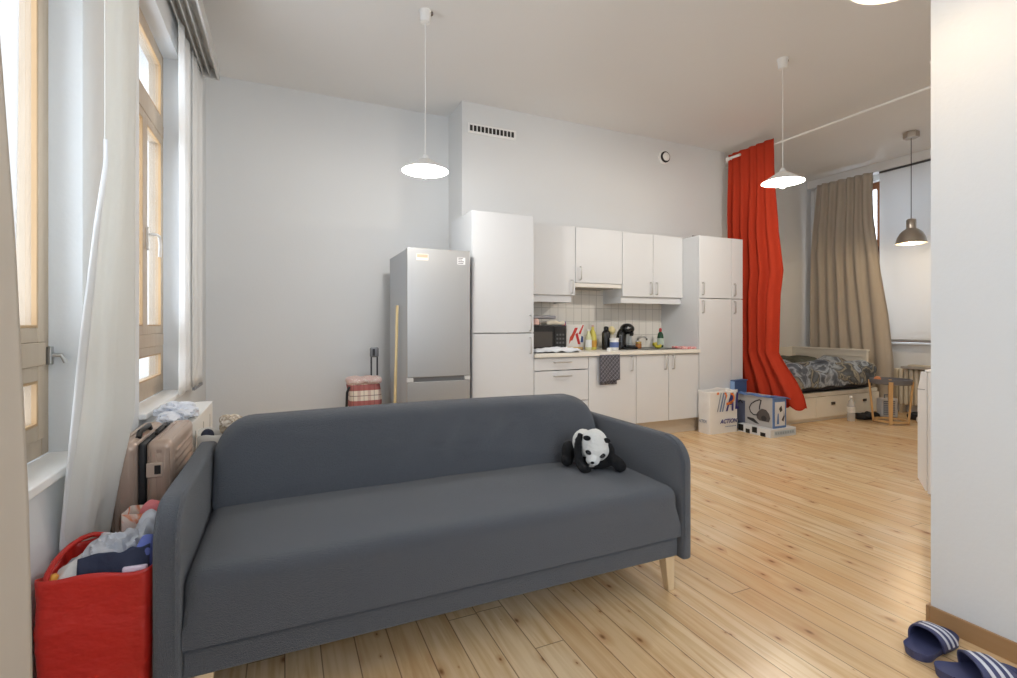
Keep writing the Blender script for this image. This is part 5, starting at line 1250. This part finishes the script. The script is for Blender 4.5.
stroke([(3.70, 0.20), (3.76, 0.195), (3.80, 0.22), (3.815, 0.265), (3.79, 0.31), (3.74, 0.345), (3.69, 0.365), (3.665, 0.36)], 0.006, VG2, 'hose_print')
stroke([(3.668, 0.365), (3.685, 0.30), (3.69, 0.26)], 0.007, VG2, 'wand_print', 1)
sidepoly([(3.69, 0.105), (3.73, 0.105), (3.84, 0.14), (3.84, 0.16), (3.76, 0.155)], VG2, 'nozzle_print', vb)
stroke([(3.90, 0.30), (3.93, 0.33), (3.96, 0.30)], 0.008, VG2, 'logo_print', 1)
b = B(); b.box(4.64, 4.79, 3.5218, 3.523, 0.11, 0.36); wp = b.build('white_panel', CART, vb)
b = B(); b.prism([(4.70, 0.29), (4.735, 0.32), (4.75, 0.27), (4.72, 0.25)], 'y', 3.5204, 3.5216); b.build('drawing_print', VG2, vb)
b = B(); b.prism([(4.74, 0.17), (4.775, 0.22), (4.77, 0.26), (4.785, 0.20), (4.765, 0.15)], 'y', 3.5204, 3.5216); b.build('drawing_print', VG2, vb)
b = B(); b.prism([(4.665, 0.13), (4.70, 0.13), (4.695, 0.24), (4.68, 0.24)], 'y', 3.5204, 3.5216); b.build('drawing_print', CBL, vb)
t = thing('blue_box', 'small blue box standing upright between the tall cabinet and the red curtain', 'box', (4.88, 3.98, 0))
b = B(); b.box(4.60, 4.79, 3.992, 4.052, 0, 0.53); bb = b.build('carton', mat('box_dark_blue', (66, 92, 136), 0.6), t, bevel=0.002)
b = B(); b.box(4.5978, 4.5998, 3.992, 4.052, 0.002, 0.528); b.build('light_side', mat('box_light_blue', (150, 180, 220), 0.6), bb)
b = B(); b.prism([(4.60, 0.5305), (4.79, 0.5305), (4.80, 0.545), (4.60, 0.54)], 'y', 3.985, 4.05); b.build('lid_flap', mat('box_dark_blue', (66, 92, 136), 0.6), bb)
SKY, EXPO = 4.2, 0.36
# ------------------------------------------------------------------ camera, daylight
cam = bpy.data.cameras.new('camera'); co = bpy.data.objects.new('camera', cam); C.objects.link(co)
co.location = (0, 0, H); co.rotation_euler = (PI/2, 0, math.radians(-24.4))
cam.sensor_width = 36; cam.lens = 36*493/1017; cam.shift_y = -15/1017; cam.clip_start = 0.02
scene.camera = co
w = bpy.data.worlds.new('overcast'); scene.world = w; w.use_nodes = True
N = w.node_tree.nodes; L = w.node_tree.links
bg = N['Background']
bg.inputs[0].default_value = (0.80, 0.89, 1.0, 1); bg.inputs[1].default_value = SKY
def portal(x, y0, y1, z0, z1, rz):
    l = bpy.data.lights.new('daylight_portal', 'AREA'); l.shape = 'RECTANGLE'; l.size = y1-y0; l.size_y = z1-z0
    l.cycles.is_portal = True
    o = bpy.data.objects.new('daylight_portal', l); C.objects.link(o); o.location = (x, (y0+y1)/2, (z0+z1)/2)
    o.rotation_euler = (PI/2, 0, rz)
for a, c in WINS: portal(-0.97, a, c, WZ0, WZ1, -PI/2)
portal(7.9, EY0, EY1, EZ0, EZ1, PI/2)
l = bpy.data.lights.new('daylight_portal', 'AREA'); l.shape = 'RECTANGLE'; l.size = QX1-QX0; l.size_y = QZ1-QZ0; l.cycles.is_portal = True
o = bpy.data.objects.new('daylight_portal', l); C.objects.link(o); o.location = ((QX0+QX1)/2, -1.83, (QZ0+QZ1)/2); o.rotation_euler = (PI/2, 0, 0)  # portal of the added rear fill window
cy = scene.cycles
cy.max_bounces = 14; cy.diffuse_bounces = 8; cy.glossy_bounces = 4; cy.transmission_bounces = 8; cy.transparent_max_bounces = 12
cy.sample_clamp_indirect = 8; cy.caustics_reflective = False; cy.caustics_refractive = False
cy.use_denoising = True
vs = scene.view_settings; vs.view_transform = 'Standard'; vs.look = 'None'; vs.gamma = 1; vs.use_curve_mapping = False
vs.exposure = EXPO
